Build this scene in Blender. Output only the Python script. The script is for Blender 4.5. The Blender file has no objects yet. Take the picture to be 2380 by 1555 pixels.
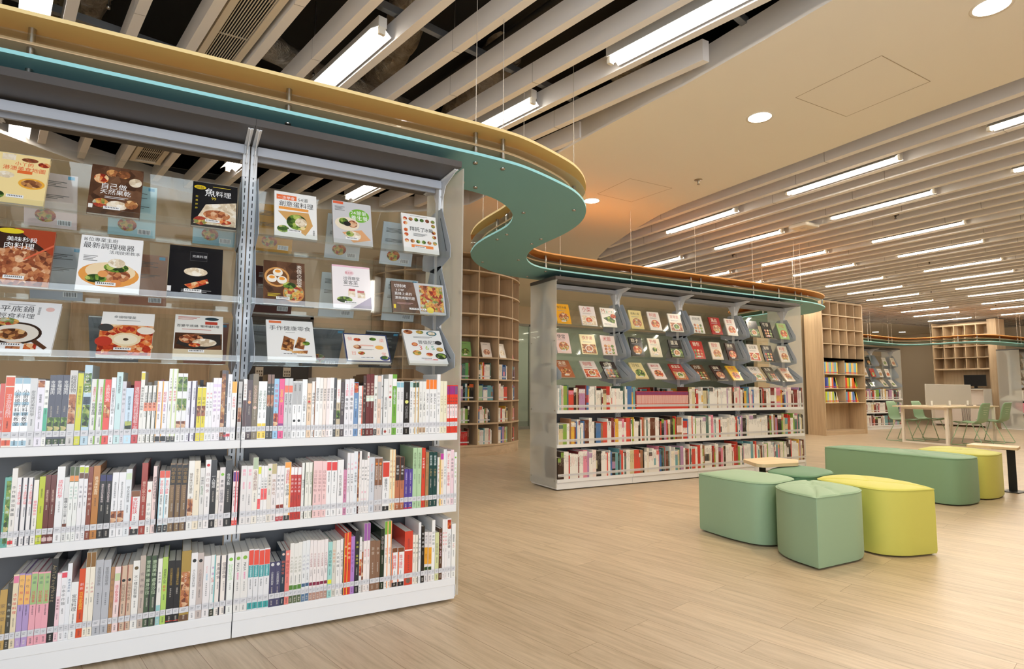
import bpy, bmesh, math, random
from mathutils import Vector, Matrix
from mathutils.geometry import tessellate_polygon
random.seed(7)
SC = bpy.context.scene
COL = SC.collection
R = math.radians

# ------------------------------------------------------------------ camera, exposure, world, large lights
cam_d = bpy.data.cameras.new('camera'); cam = bpy.data.objects.new('camera', cam_d); COL.objects.link(cam)
cam_d.sensor_fit = 'HORIZONTAL'; cam_d.sensor_width = 36.0; cam_d.lens = 1364.7 / 2380 * 36.0
cam_d.clip_start = 0.05; cam_d.clip_end = 100
_y, _p, _r = R(28.7), R(5.22), R(0.384)
_Rv = Vector((math.cos(_y), -math.sin(_y), 0)); _F0 = Vector((math.sin(_y), math.cos(_y), 0)); _Z = Vector((0, 0, 1))
_F = _F0 * math.cos(_p) + _Z * math.sin(_p); _U = _Z * math.cos(_p) - _F0 * math.sin(_p)
_cr = _Rv * math.cos(_r) + _U * math.sin(_r); _cu = _U * math.cos(_r) - _Rv * math.sin(_r)
cam.matrix_world = Matrix(((_cr.x, _cu.x, -_F.x, 0), (_cr.y, _cu.y, -_F.y, 0), (_cr.z, _cu.z, -_F.z, 1.05), (0, 0, 0, 1)))
SC.camera = cam
SC.view_settings.view_transform = 'Standard'
SC.view_settings.look = 'None'
SC.view_settings.exposure = 0.62
SC.view_settings.gamma = 1.0
SC.view_settings.use_curve_mapping = False
cy = SC.cycles
cy.max_bounces = 7; cy.diffuse_bounces = 4; cy.glossy_bounces = 3; cy.transmission_bounces = 4; cy.transparent_max_bounces = 28
cy.caustics_reflective = False; cy.caustics_refractive = False; cy.sample_clamp_indirect = 3.0; cy.sample_clamp_direct = 12.0
cy.use_denoising = True; cy.use_light_tree = True
w = bpy.data.worlds.new('world'); SC.world = w; w.use_nodes = True
w.node_tree.nodes['Background'].inputs[0].default_value = (0.75, 0.85, 1.0, 1)
w.node_tree.nodes['Background'].inputs[1].default_value = 0.6

LAMP = 52.0       # tube emission in the slatted zone (warm white)
LAMP_COOL = 32.0  # tubes above the near bookcase (neutral white)
WINDOW_W = 105.0  # cool light from the unseen window added behind the camera
def area_light(name, loc, rot, sx, sy, watts, col):
    d = bpy.data.lights.new(name, 'AREA'); d.shape = 'RECTANGLE'; d.size = sx; d.size_y = sy; d.energy = watts; d.color = col
    o = bpy.data.objects.new(name, d); COL.objects.link(o); o.location = loc; o.rotation_euler = rot
    return o
# cool light for the near side, from an added window out of view
area_light('added_window_light', (-0.3, -2.02, 1.5), (R(90), 0, 0), 4.2, 2.8, WINDOW_W, (0.86, 0.93, 1.0))
def spot(name, loc, watts, col, ang=80, blend=0.6, rot=(0, 0, 0), size=0.06):
    d = bpy.data.lights.new(name, 'SPOT'); d.energy = watts; d.color = col; d.spot_size = R(ang); d.spot_blend = blend; d.shadow_soft_size = size
    o = bpy.data.objects.new(name, d); COL.objects.link(o); o.location = loc; o.rotation_euler = rot
    return o
DOWNLIGHTS = [(3.827, 2.962), (3.807, 1.429), (3.918, 5.29), (3.7, -0.4)]
for _x, _yy in DOWNLIGHTS:
    spot('downlight_beam', (_x, _yy, 3.15), 45, (1.0, 0.78, 0.5), 120, 0.8)
spot('wall_wash_beam', (18.1, 10.85, 3.15), 60, (1.0, 0.9, 0.8), 75, 0.7)

# ------------------------------------------------------------------ helpers
def lin(c):
    return c / 12.92 if c <= 0.04045 else ((c + 0.055) / 1.055) ** 2.4
def rgb(h):
    if isinstance(h, tuple): return h
    if len(h) == 3: h = ''.join(c * 2 for c in h)
    return tuple(lin(int(h[i:i + 2], 16) / 255) for i in (0, 2, 4))
_mats = {}
def M(h, rough=0.5, metal=0.0, spec=0.5, coat=0.0):
    k = (h, rough, metal, spec, coat)
    if k in _mats: return _mats[k]
    m = bpy.data.materials.new('paint_%s' % (h if isinstance(h, str) else 'mix')); m.use_nodes = True
    b = m.node_tree.nodes['Principled BSDF']
    b.inputs['Base Color'].default_value = (*rgb(h), 1); b.inputs['Roughness'].default_value = rough
    b.inputs['Metallic'].default_value = metal; b.inputs['Specular IOR Level'].default_value = spec
    b.inputs['Coat Weight'].default_value = coat; b.inputs['Coat Roughness'].default_value = 0.08
    _mats[k] = m
    return m
def nodes(name):
    m = bpy.data.materials.new(name); m.use_nodes = True; nt = m.node_tree
    return m, nt, nt.nodes['Principled BSDF'], nt.links.new
def N(nt, t, **kw):
    n = nt.nodes.new(t)
    for k, v in kw.items():
        if k.startswith('i_'):
            kk = k[2:]; n.inputs[int(kk) if kk.isdigit() else kk.replace('_', ' ')].default_value = v
        else: setattr(n, k, v)
    return n
def ramp(nt, stops):
    n = nt.nodes.new('ShaderNodeValToRGB'); e = n.color_ramp.elements
    while len(e) < len(stops): e.new(0.5)
    for x, (p, c) in zip(e, stops): x.position = p; x.color = (*rgb(c), 1)
    return n
def emit(name, col, s):
    m = bpy.data.materials.new(name); m.use_nodes = True; nt = m.node_tree; nt.nodes.clear()
    e = nt.nodes.new('ShaderNodeEmission'); e.inputs[0].default_value = (*col, 1); e.inputs[1].default_value = s
    o = nt.nodes.new('ShaderNodeOutputMaterial'); nt.links.new(e.outputs[0], o.inputs[0])
    return m
def wood(name, c1, c2, scale=(1, 1, 1), grain=18, rough=0.55, axis='Z'):
    m, nt, b, L = nodes(name)
    tc = N(nt, 'ShaderNodeTexCoord'); mp = N(nt, 'ShaderNodeMapping')
    s = {'X': (0.06, 1, 1), 'Y': (1, 0.06, 1), 'Z': (1, 1, 0.06)}[axis]
    mp.inputs['Scale'].default_value = s
    L(tc.outputs['Object'], mp.inputs[0])
    n1 = N(nt, 'ShaderNodeTexNoise', i_Scale=grain * 2.2, i_Detail=5.0, i_Roughness=0.6)
    n2 = N(nt, 'ShaderNodeTexNoise', i_Scale=grain * 0.3, i_Detail=2.0)
    L(mp.outputs[0], n1.inputs['Vector']); L(mp.outputs[0], n2.inputs['Vector'])
    mx = N(nt, 'ShaderNodeMath', operation='ADD'); L(n1.outputs[0], mx.inputs[0]); L(n2.outputs[0], mx.inputs[1])
    r = ramp(nt, [(0.38, c1), (0.62, c2)])
    h = N(nt, 'ShaderNodeMath', operation='MULTIPLY', i_1=0.5); L(mx.outputs[0], h.inputs[0]); L(h.outputs[0], r.inputs[0])
    L(r.outputs[0], b.inputs['Base Color']); b.inputs['Roughness'].default_value = rough
    return m
def floor_mat():
    m, nt, b, L = nodes('vinyl_plank_floor')
    tc = N(nt, 'ShaderNodeTexCoord'); mp = N(nt, 'ShaderNodeMapping')
    mp.inputs['Rotation'].default_value = (0, 0, R(FLOOR_ROT))
    L(tc.outputs['Object'], mp.inputs[0])
    br = N(nt, 'ShaderNodeTexBrick', offset=0.37, i_Scale=1.0)
    br.inputs['Mortar Size'].default_value = 0.0011; br.inputs['Brick Width'].default_value = 1.2; br.inputs['Row Height'].default_value = 0.18
    br.inputs['Color1'].default_value = (0.0, 0.0, 0.0, 1); br.inputs['Color2'].default_value = (1, 1, 1, 1); br.inputs['Mortar'].default_value = (0.5, 0.5, 0.5, 1)
    br.inputs['Bias'].default_value = 0.0; br.inputs['Mortar Smooth'].default_value = 0.2
    L(mp.outputs[0], br.inputs['Vector'])
    # per-plank offset of the grain
    sx = N(nt, 'ShaderNodeSeparateColor'); L(br.outputs['Color'], sx.inputs[0])
    mul = N(nt, 'ShaderNodeVectorMath', operation='MULTIPLY'); mul.inputs[1].default_value = (7.0, 13.0, 5.0)
    L(br.outputs['Color'], mul.inputs[0])
    ad = N(nt, 'ShaderNodeVectorMath', operation='ADD'); L(mp.outputs[0], ad.inputs[0]); L(mul.outputs[0], ad.inputs[1])
    st = N(nt, 'ShaderNodeMapping'); st.inputs['Scale'].default_value = (1.0, 9.0, 1.0); L(ad.outputs[0], st.inputs[0])
    n1 = N(nt, 'ShaderNodeTexNoise', i_Scale=2.0, i_Detail=8.0, i_Roughness=0.68, i_Distortion=1.4); L(st.outputs[0], n1.inputs['Vector'])
    st2 = N(nt, 'ShaderNodeMapping'); st2.inputs['Scale'].default_value = (1.0, 26.0, 1.0); L(ad.outputs[0], st2.inputs[0])
    n2 = N(nt, 'ShaderNodeTexNoise', i_Scale=2.2, i_Detail=5.0, i_Roughness=0.65); L(st2.outputs[0], n2.inputs['Vector'])
    a2 = N(nt, 'ShaderNodeMath', operation='MULTIPLY_ADD', i_1=0.45); L(n2.outputs[0], a2.inputs[0])
    t1 = N(nt, 'ShaderNodeMath', operation='MULTIPLY', i_1=0.55); L(n1.outputs[0], t1.inputs[0]); L(t1.outputs[0], a2.inputs[2])
    r = ramp(nt, [(0.34, 'ae9a7e'), (0.46, 'c4b094'), (0.56, 'd0bca1'), (0.7, 'dac8ae')]); L(a2.outputs[0], r.inputs[0])
    # plank tone
    pt = N(nt, 'ShaderNodeMapRange'); pt.inputs['To Min'].default_value = 0.93; pt.inputs['To Max'].default_value = 1.05; L(sx.outputs[0], pt.inputs[0])
    ml = N(nt, 'ShaderNodeVectorMath', operation='SCALE'); L(r.outputs[0], ml.inputs[0]); L(pt.outputs[0], ml.inputs['Scale'])
    sm = N(nt, 'ShaderNodeMix', data_type='RGBA'); L(br.outputs['Fac'], sm.inputs['Factor']); L(ml.outputs[0], sm.inputs['A']); sm.inputs['B'].default_value = (*rgb('8e7358'), 1)
    L(sm.outputs['Result'], b.inputs['Base Color'])
    b.inputs['Roughness'].default_value = 0.36; b.inputs['Specular IOR Level'].default_value = 0.4
    bp = N(nt, 'ShaderNodeBump', i_Strength=0.06, i_Distance=0.002); L(a2.outputs[0], bp.inputs['Height']); L(bp.outputs[0], b.inputs['Normal'])
    return m
def acrylic(name, tint=(0.97, 0.985, 0.98), frost=0.0, gloss=1.0):
    m = bpy.data.materials.new(name); m.use_nodes = True; nt = m.node_tree; nt.nodes.clear(); L = nt.links.new
    tr = N(nt, 'ShaderNodeBsdfTransparent'); tr.inputs[0].default_value = (*tint, 1)
    gl = N(nt, 'ShaderNodeBsdfGlossy'); gl.inputs['Roughness'].default_value = 0.03; gl.inputs[0].default_value = (1, 1, 1, 1)
    lw = N(nt, 'ShaderNodeLayerWeight', i_Blend=0.5)   # reflection rises toward grazing view, the same on both faces
    pw = N(nt, 'ShaderNodeMath', operation='POWER', i_1=5.0); L(lw.outputs['Facing'], pw.inputs[0])
    ma = N(nt, 'ShaderNodeMath', operation='MULTIPLY_ADD', i_1=0.9, i_2=0.035); L(pw.outputs[0], ma.inputs[0])
    mu = N(nt, 'ShaderNodeMath', operation='MULTIPLY', i_1=gloss); L(ma.outputs[0], mu.inputs[0])
    mx = N(nt, 'ShaderNodeMixShader'); L(mu.outputs[0], mx.inputs[0]); L(tr.outputs[0], mx.inputs[1]); L(gl.outputs[0], mx.inputs[2])
    out = N(nt, 'ShaderNodeOutputMaterial'); last = mx
    if frost > 0:
        df = N(nt, 'ShaderNodeBsdfDiffuse'); df.inputs[0].default_value = (*rgb('e6e4de'), 1)
        tl = N(nt, 'ShaderNodeBsdfTranslucent'); tl.inputs[0].default_value = (*rgb('eeece6'), 1)
        md = N(nt, 'ShaderNodeMixShader', i_0=0.5); L(df.outputs[0], md.inputs[1]); L(tl.outputs[0], md.inputs[2])
        m2 = N(nt, 'ShaderNodeMixShader', i_0=frost); L(mx.outputs[0], m2.inputs[1]); L(md.outputs[0], m2.inputs[2]); last = m2
    L(last.outputs[0], out.inputs[0])
    return m
def food(name, stops, scale=60, rough=0.35):
    m, nt, b, L = nodes(name)
    tc = N(nt, 'ShaderNodeTexCoord')
    v = N(nt, 'ShaderNodeTexVoronoi', i_Scale=scale, i_Randomness=1.0); L(tc.outputs['Object'], v.inputs['Vector'])
    n = N(nt, 'ShaderNodeTexNoise', i_Scale=scale * 0.8, i_Detail=4.0, i_Roughness=0.7); L(tc.outputs['Object'], n.inputs['Vector'])
    s = N(nt, 'ShaderNodeSeparateColor'); L(v.outputs['Color'], s.inputs[0])
    a = N(nt, 'ShaderNodeMath', operation='ADD'); L(s.outputs[0], a.inputs[0]); L(n.outputs[0], a.inputs[1])
    h = N(nt, 'ShaderNodeMath', operation='MULTIPLY', i_1=0.5); L(a.outputs[0], h.inputs[0])
    r = ramp(nt, stops); L(h.outputs[0], r.inputs[0]); L(r.outputs[0], b.inputs['Base Color']); b.inputs['Roughness'].default_value = rough
    return m
FOOD = [
    food('photo_baked', [(0.2, '4a2c1c'), (0.45, 'a0623a'), (0.65, 'd8a060'), (0.85, 'f0d8a8')]),
    food('photo_greens', [(0.2, '22301c'), (0.4, '4c7030'), (0.6, '90b050'), (0.8, 'e0c890')]),
    food('photo_meat', [(0.2, '50281c'), (0.4, '9c5434'), (0.6, 'cc8858'), (0.85, 'f0d4b0')]),
    food('photo_tomato', [(0.2, '6c1c14'), (0.4, 'c03c24'), (0.6, 'e08040'), (0.8, 'f4e0b0')]),
    food('photo_herb', [(0.2, '10180c'), (0.42, '2c4818'), (0.6, '6c9434'), (0.85, 'd4d878')]),
    food('photo_mixed', [(0.15, '30201a'), (0.35, 'b04030'), (0.5, 'e8b860'), (0.65, '608038'), (0.85, 'f8ecd8')]),
    food('photo_wood', [(0.2, '3c2418'), (0.5, '5c3c28'), (0.8, '7c5840')], 25, 0.3),
    food('photo_pale', [(0.2, 'c0a888'), (0.5, 'ecdcc0'), (0.8, 'fcf6ea')]),
]
WHITE = M('e9ebee', 0.45); PAGES = M('ecebe6', 0.8); STEEL = M('b8b4ae', 0.28, 1.0)

class MB:
    """Collects shapes and links them as one mesh object."""
    def __init__(s): s.v = []; s.f = []; s.m = []; s.mats = []; s.sm = []
    def mi(s, mat):
        if mat not in s.mats: s.mats.append(mat)
        return s.mats.index(mat)
    def add(s, vs, fs, mat, smooth=False):
        o = len(s.v); s.v.extend(tuple(v) for v in vs); i = s.mi(mat)
        for f in fs: s.f.append(tuple(o + k for k in f)); s.m.append(i); s.sm.append(smooth)
        return s
    def box(s, x0, y0, z0, x1, y1, z1, mat):
        x0, x1 = min(x0, x1), max(x0, x1); y0, y1 = min(y0, y1), max(y0, y1); z0, z1 = min(z0, z1), max(z0, z1)
        return s.add([(x0, y0, z0), (x1, y0, z0), (x1, y1, z0), (x0, y1, z0), (x0, y0, z1), (x1, y0, z1), (x1, y1, z1), (x0, y1, z1)],
                     [(0, 3, 2, 1), (4, 5, 6, 7), (0, 1, 5, 4), (1, 2, 6, 5), (2, 3, 7, 6), (3, 0, 4, 7)], mat)
    def prism(s, poly, z0, z1, mat, side=None, smooth=False):
        a = sum(p[0] * q[1] - q[0] * p[1] for p, q in zip(poly, poly[1:] + poly[:1]))
        if a < 0: poly = poly[::-1]
        n = len(poly)
        s.add([(x, y, z0) for x, y in poly] + [(x, y, z1) for x, y in poly], [tuple(range(n - 1, -1, -1)), tuple(range(n, 2 * n))], mat)
        return s.add([(x, y, z0) for x, y in poly] + [(x, y, z1) for x, y in poly], [(i, (i + 1) % n, n + (i + 1) % n, n + i) for i in range(n)], side or mat, smooth)
    def xprism(s, poly, x0, x1, mat):
        """polygon in (y, z) extruded along x"""
        a = sum(p[0] * q[1] - q[0] * p[1] for p, q in zip(poly, poly[1:] + poly[:1]))
        if a < 0: poly = poly[::-1]
        n = len(poly)
        return s.add([(x0, y, z) for y, z in poly] + [(x1, y, z) for y, z in poly],
                     [tuple(range(n - 1, -1, -1)), tuple(range(n, 2 * n))] + [(i, (i + 1) % n, n + (i + 1) % n, n + i) for i in range(n)], mat)
    def obox(s, p, q, wd, th, mat, up=(0, 0, 1)):
        """bar from p to q, wd across, th along up"""
        p, q, up = Vector(p), Vector(q), Vector(up); d = (q - p).normalized(); a = d.cross(up).normalized() * wd / 2; u = a.cross(d).normalized() * th / 2
        vs = [p - a - u, p + a - u, p + a + u, p - a + u, q - a - u, q + a - u, q + a + u, q - a + u]
        return s.add(vs, [(0, 3, 2, 1), (4, 5, 6, 7), (0, 1, 5, 4), (1, 2, 6, 5), (2, 3, 7, 6), (3, 0, 4, 7)][::1], mat)
    def tube(s, pts, r, mat, n=10, cap=True):
        pts = [Vector(p) for p in pts]; rings = []
        for i, p in enumerate(pts):
            d = (pts[min(i + 1, len(pts) - 1)] - pts[max(i - 1, 0)]).normalized()
            t = Vector((0, 0, 1)) if abs(d.z) < 0.9 else Vector((1, 0, 0))
            a = d.cross(t).normalized(); b = a.cross(d).normalized()
            rings.append([p + (a * math.cos(k * 2 * math.pi / n) + b * math.sin(k * 2 * math.pi / n)) * r for k in range(n)])
        vs = [v for g in rings for v in g]; fs = []
        for i in range(len(rings) - 1):
            for k in range(n): fs.append((i * n + k, i * n + (k + 1) % n, (i + 1) * n + (k + 1) % n, (i + 1) * n + k))
        s.add(vs, fs, mat, True)
        if cap: s.add(rings[0] + rings[-1], [tuple(range(n)), tuple(range(2 * n - 1, n - 1, -1))], mat)
        return s
    def lathe(s, cx, cy, prof, mat, n=24):
        vs = [(cx + r * math.cos(k * 2 * math.pi / n), cy + r * math.sin(k * 2 * math.pi / n), z) for r, z in prof for k in range(n)]
        fs = [(i * n + k, i * n + (k + 1) % n, (i + 1) * n + (k + 1) % n, (i + 1) * n + k) for i in range(len(prof) - 1) for k in range(n)]
        return s.add(vs, fs, mat, True)
    def build(s, name, parent=None, loc=None, bevel=0, seg=2):
        me = bpy.data.meshes.new(name); off = Vector(loc) if loc else (parent.matrix_world.translation if parent else Vector((0, 0, 0)))
        if parent is not None and loc is None: off = ORG[parent.name]
        me.from_pydata([(v[0] - off[0], v[1] - off[1], v[2] - off[2]) for v in s.v], [], s.f)
        for m in s.mats: me.materials.append(m)
        me.polygons.foreach_set('material_index', s.m); me.polygons.foreach_set('use_smooth', s.sm); me.update()
        o = bpy.data.objects.new(name, me); COL.objects.link(o)
        if parent is not None: o.parent = parent; ORG[o.name] = off
        else: o.location = off; ORG[o.name] = off
        if bevel:
            b = o.modifiers.new('bevel', 'BEVEL'); b.width = bevel; b.segments = seg; b.limit_method = 'ANGLE'; b.angle_limit = R(40)
        return o
ORG = {}
def tag(o, label, cat, group=None):
    o['label'] = label; o['category'] = cat
    if group: o['group'] = group
    return o
def thing(name, loc, label, cat, group=None):
    o = bpy.data.objects.new(name, None); COL.objects.link(o); o.location = loc; o.empty_display_size = 0.1; ORG[o.name] = Vector(loc)
    return tag(o, label, cat, group)
def struct(o):
    o['kind'] = 'structure'; return o
def dup(root, loc, label, group=None, rotz=None):
    """copy of a thing with copies of its parts and sub-parts"""
    r = root.copy(); COL.objects.link(r); r.location = loc; r['label'] = label
    if group: r['group'] = group
    if rotz is not None: r.rotation_euler = (0, 0, rotz)
    for ch in list(root.children):
        c = ch.copy(); COL.objects.link(c); c.parent = r
        for g in list(ch.children):
            d = g.copy(); COL.objects.link(d); d.parent = c
    return r
def ordinal(n):
    return '%d%s' % (n, 'th' if 10 < n % 100 < 14 else {1: 'st', 2: 'nd', 3: 'rd'}.get(n % 10, 'th'))

# ---- lettering: outlines of single characters, kept as flat polygons
_gl = {}
_tc = bpy.data.curves.new('lettering', 'FONT'); _to = bpy.data.objects.new('lettering', _tc); COL.objects.link(_to)
_tc.resolution_u = 2
def glyph(ch):
    if ch in _gl: return _gl[ch]
    _tc.body = ch; bpy.context.view_layer.update()
    ev = _to.evaluated_get(bpy.context.evaluated_depsgraph_get()); me = ev.to_mesh()
    vs = [(v.co.x, v.co.y) for v in me.vertices]; fs = [tuple(p.vertices) for p in me.polygons]
    ev.to_mesh_clear()
    if vs:
        xs = [a for a, b in vs]; x0, x1 = min(xs), max(xs)
    else: x0, x1 = 0, 0.25
    _gl[ch] = (vs, fs, x0, x1); return _gl[ch]
def hsv_name(h):
    r, g, b = [int((h if len(h) == 6 else ''.join(c * 2 for c in h))[i:i + 2], 16) for i in (0, 2, 4)]
    mx, mn = max(r, g, b), min(r, g, b); d = mx - mn
    if d < 26:
        return 'black' if mx < 75 else 'dark grey' if mx < 120 else 'grey' if mx < 200 else 'light grey' if mx < 233 else 'white'
    hue = (60 * ((g - b) / d) if mx == r else 60 * (2 + (b - r) / d) if mx == g else 60 * (4 + (r - g) / d)) % 360
    lt = (mx + mn) / 2
    if 10 <= hue < 55 and lt > 205: return 'cream'
    if (hue < 14 or hue > 340) and lt > 175: return 'pink'
    if 8 <= hue < 48 and lt < 120: return 'dark brown' if lt < 60 else 'brown'
    if 8 <= hue < 50 and d < 120: return 'tan'
    for a, n in ((14, 'red'), (40, 'orange'), (66, 'yellow'), (85, 'lime'), (165, 'green'), (200, 'teal'), (250, 'blue'), (295, 'purple'), (340, 'pink'), (361, 'red')):
        if hue < a: return ('dark ' if lt < 70 else 'pale ' if lt > 195 else '') + n
class Paint:
    """flat printing on a surface: local (u, v) in metres mapped to 3D, each layer a hair above the last"""
    def __init__(s, mb, fn): s.mb = mb; s.fn = fn; s.k = 1
    def poly(s, pts, mat):
        s.mb.add([s.fn(u, v, s.k * 0.00008) for u, v in pts], [tuple(range(len(pts)))], mat); s.k += 1
    def rect(s, u0, v0, u1, v1, mat): s.poly([(u0, v0), (u1, v0), (u1, v1), (u0, v1)], mat)
    def oval(s, cu, cv, ru, rv, mat, n=18): s.poly([(cu + ru * math.cos(i * 2 * math.pi / n), cv + rv * math.sin(i * 2 * math.pi / n)) for i in range(n)], mat)
    def char(s, ch, cu, cv, size, mat, sx=1.0):
        """one character centred at (cu, cv)"""
        vs, fs, x0, x1 = glyph(ch)
        if not vs: return
        mid = (x0 + x1) / 2; asc = 0.35
        s.mb.add([s.fn(cu + (x - mid) * size * sx, cv + (y - asc) * size, s.k * 0.00008) for x, y in vs], fs, mat)
    def vtext(s, txt, cu, v1, v0, size, mat):
        n = len(txt)
        latin = all(ord(c) < 128 for c in txt)
        if latin:  # lettering that runs down the spine, turned a quarter
            adv = min((v1 - v0) / max(n, 1), size * 0.72); sz = adv / 0.62; v = v1
            for c in txt:
                vs, fs, x0, x1 = glyph(c); mid = (x0 + x1) / 2
                if vs: s.mb.add([s.fn(cu + (y - 0.35) * sz, v - adv / 2 - (x - mid) * sz, s.k * 0.00008) for x, y in vs], fs, mat)
                v -= adv
        else:
            adv = (v1 - v0) / n; sz = min(size, adv * 1.08)
            for i, c in enumerate(txt): s.char(c, cu, v1 - adv * (i + 0.5), sz, mat)
        s.k += 1
    def htext(s, txt, u, v, size, mat, gap=1.0):
        for c in txt:
            vs, fs, x0, x1 = glyph(c)
            if vs and ord(c) < 128:
                s.char(c, u + (x1 - x0) * size / 2, v, size, mat); u += ((x1 - x0) + 0.07) * size
            elif vs:
                s.char(c, u + size * 0.5, v, size, mat); u += size * gap
            else: u += size * 0.3
        s.k += 1

# ------------------------------------------------------------------ the room
FLOOR_ROT = 76.5
ZC = 3.18
LEFT_HOLE = [(2.99, -1.95), (2.99, 1.8), (2.98, 2.25), (2.95, 2.9), (2.91, 3.25), (2.87, 3.72), (2.84, 4.3), (2.82, 5.0), (2.81, 5.6), (2.76, 6.1), (2.5, 6.55), (2.0, 6.9),
             (1.3, 7.15), (0.6, 7.28), (-0.1, 7.27), (-0.45, 7.16), (-1.0, 6.82), (-1.25, 6.58), (-2.0, 5.8), (-2.8, 4.6), (-3.3, 3.2), (-3.5, 1.5), (-3.5, -1.95)]
RIGHT_HOLE = [(4.88, -1.95), (4.88, 1.68), (4.87, 2.3), (4.9, 3.2), (4.91, 4.3), (4.92, 4.95), (4.97, 5.34), (5.12, 5.93), (5.3, 6.48), (5.44, 6.92), (5.69, 7.49), (6.1, 8.2), (6.7, 9.0), (7.6, 9.7),
              (9.0, 10.3), (11, 10.7), (14, 10.8), (18.4, 10.8), (19.8, 10.55), (21.9, 10.4), (23.8, 9.9), (23.8, -1.95)]
X0R, X1R, Y0R, Y1R = -5.0, 24.0, -2.05, 16.5
def inside(p, poly):
    x, y = p; c = False
    for (x0, y0), (x1, y1) in zip(poly, poly[1:] + poly[:1]):
        if (y0 > y) != (y1 > y) and x < (x1 - x0) * (y - y0) / (y1 - y0) + x0: c = not c
    return c
def run_inside(fx, poly, y0, y1, st=0.02):
    """longest run of y where the point (fx(y), y) lies in the polygon"""
    best = None; a = None; y = y0
    while y <= y1 + 1e-6:
        if inside((fx(y), y), poly):
            if a is None: a = y
            if best is None or y - a > best[1] - best[0]: best = (a, y)
        else: a = None
        y += st
    return best
PLASTER = M('f4eddf', 0.85, 0, 0.2)
BATTEN = M('f0ebe6', 0.6)
# floor and the carpet beyond the glass
mb = MB(); mb.add([(X0R, Y0R, 0), (X1R, Y0R, 0), (X1R, 13.2, 0), (X0R, 13.2, 0)], [(0, 1, 2, 3)], floor_mat()); struct(mb.build('floor'))
mb = MB(); mb.add([(X0R, 13.2, 0), (X1R, 13.2, 0), (X1R, Y1R, 0), (X0R, Y1R, 0)], [(0, 1, 2, 3)], M('5e6058', 0.95)); struct(mb.build('floor_carpet'))
# plain ceiling with two openings
mb = MB()
outer = [(X0R, Y0R), (X1R, Y0R), (X1R, Y1R), (X0R, Y1R)]
loops = [[Vector((x, y, 0)) for x, y in l] for l in (outer, LEFT_HOLE, RIGHT_HOLE)]
flat = [p for l in loops for p in l]
tris = tessellate_polygon(loops)
fs = []
for t in tris:
    a, b, c = [flat[i] for i in t]
    fs.append(t if (b - a).cross(c - a).z < 0 else (t[0], t[2], t[1]))
mb.add([(p.x, p.y, ZC) for p in flat], fs, PLASTER)
for l in (LEFT_HOLE, RIGHT_HOLE):
    n = len(l); mb.add([(x, y, ZC) for x, y in l] + [(x, y, ZC + 0.19) for x, y in l], [(i, (i + 1) % n, n + (i + 1) % n, n + i) for i in range(n)], M('d6d0c8', 0.8))
struct(mb.build('ceiling'))
mb = MB(); mb.box(X0R, Y0R, 3.95, X1R, Y1R, 4.0, M('1c1a18', 0.9)); struct(mb.build('ceiling_slab'))
# walls
WALLM = M('d8c8ae', 0.85, 0, 0.2)
OAK = wood('oak_veneer', 'b49a7c', 'd0b896', grain=10, axis='Z')
OAKX = wood('oak_veneer_across', 'b8a082', 'd2ba9a', grain=10, axis='X')
def wall(name, x0, y0, x1, y1, z0=0, z1=3.95, m=None, t=0.1):
    mb = MB(); d = Vector((x1 - x0, y1 - y0, 0)).normalized(); nrm = Vector((-d.y, d.x, 0)) * t
    mb.prism([(x0, y0), (x1, y1), (x1 + nrm.x, y1 + nrm.y), (x0 + nrm.x, y0 + nrm.y)], z0, z1, m or WALLM); return struct(mb.build(name))
wall('wall_back', -5.0, 9.6, 5.0, 9.6)
wall('wall_left', -5.0, -2.05, -5.0, 9.6, t=-0.1 * -1)
wall('wall_right', 24.0, 16.5, 24.0, -2.05)
wall('wall_far', -5, 16.4, 24, 16.4, m=M('c8ccc0', 0.8))
wall('wall_middle', 14.9, 9.95, 21.0, 12.4, m=M('a8a2a2', 0.85))
wall('wall_side', 5.0, 9.6, 5.0, 13.2)
wall('wall_inner', 11.4, 9.1, 14.62, 9.1, m=M('a89678', 0.8))
# wall behind the camera; its tall window is added to light the undersides
mb = MB()
for b in ((X0R, 0, -2.5, 3.95), (1.9, 0, X1R, 3.95)): mb.box(b[0], -2.15, b[1], b[2], -2.05, b[3], WALLM)
mb.box(-2.5, -2.15, 0, 1.9, -2.05, 0.06, WALLM); mb.box(-2.5, -2.15, 2.95, 1.9, -2.05, 3.95, WALLM); struct(mb.build('wall_front'))
mb = MB()
for k in range(5):
    x = -2.5 + k * 1.1; mb.box(x - 0.03, -2.14, 0.06, x + 0.03, -2.06, 2.95, M('e0e0e0'))
mb.box(-2.5, -2.14, 0.06, 1.9, -2.06, 0.12, M('e0e0e0')); mb.box(-2.5, -2.14, 2.89, 1.9, -2.06, 2.95, M('e0e0e0')); fr = struct(mb.build('window_added'))
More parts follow.
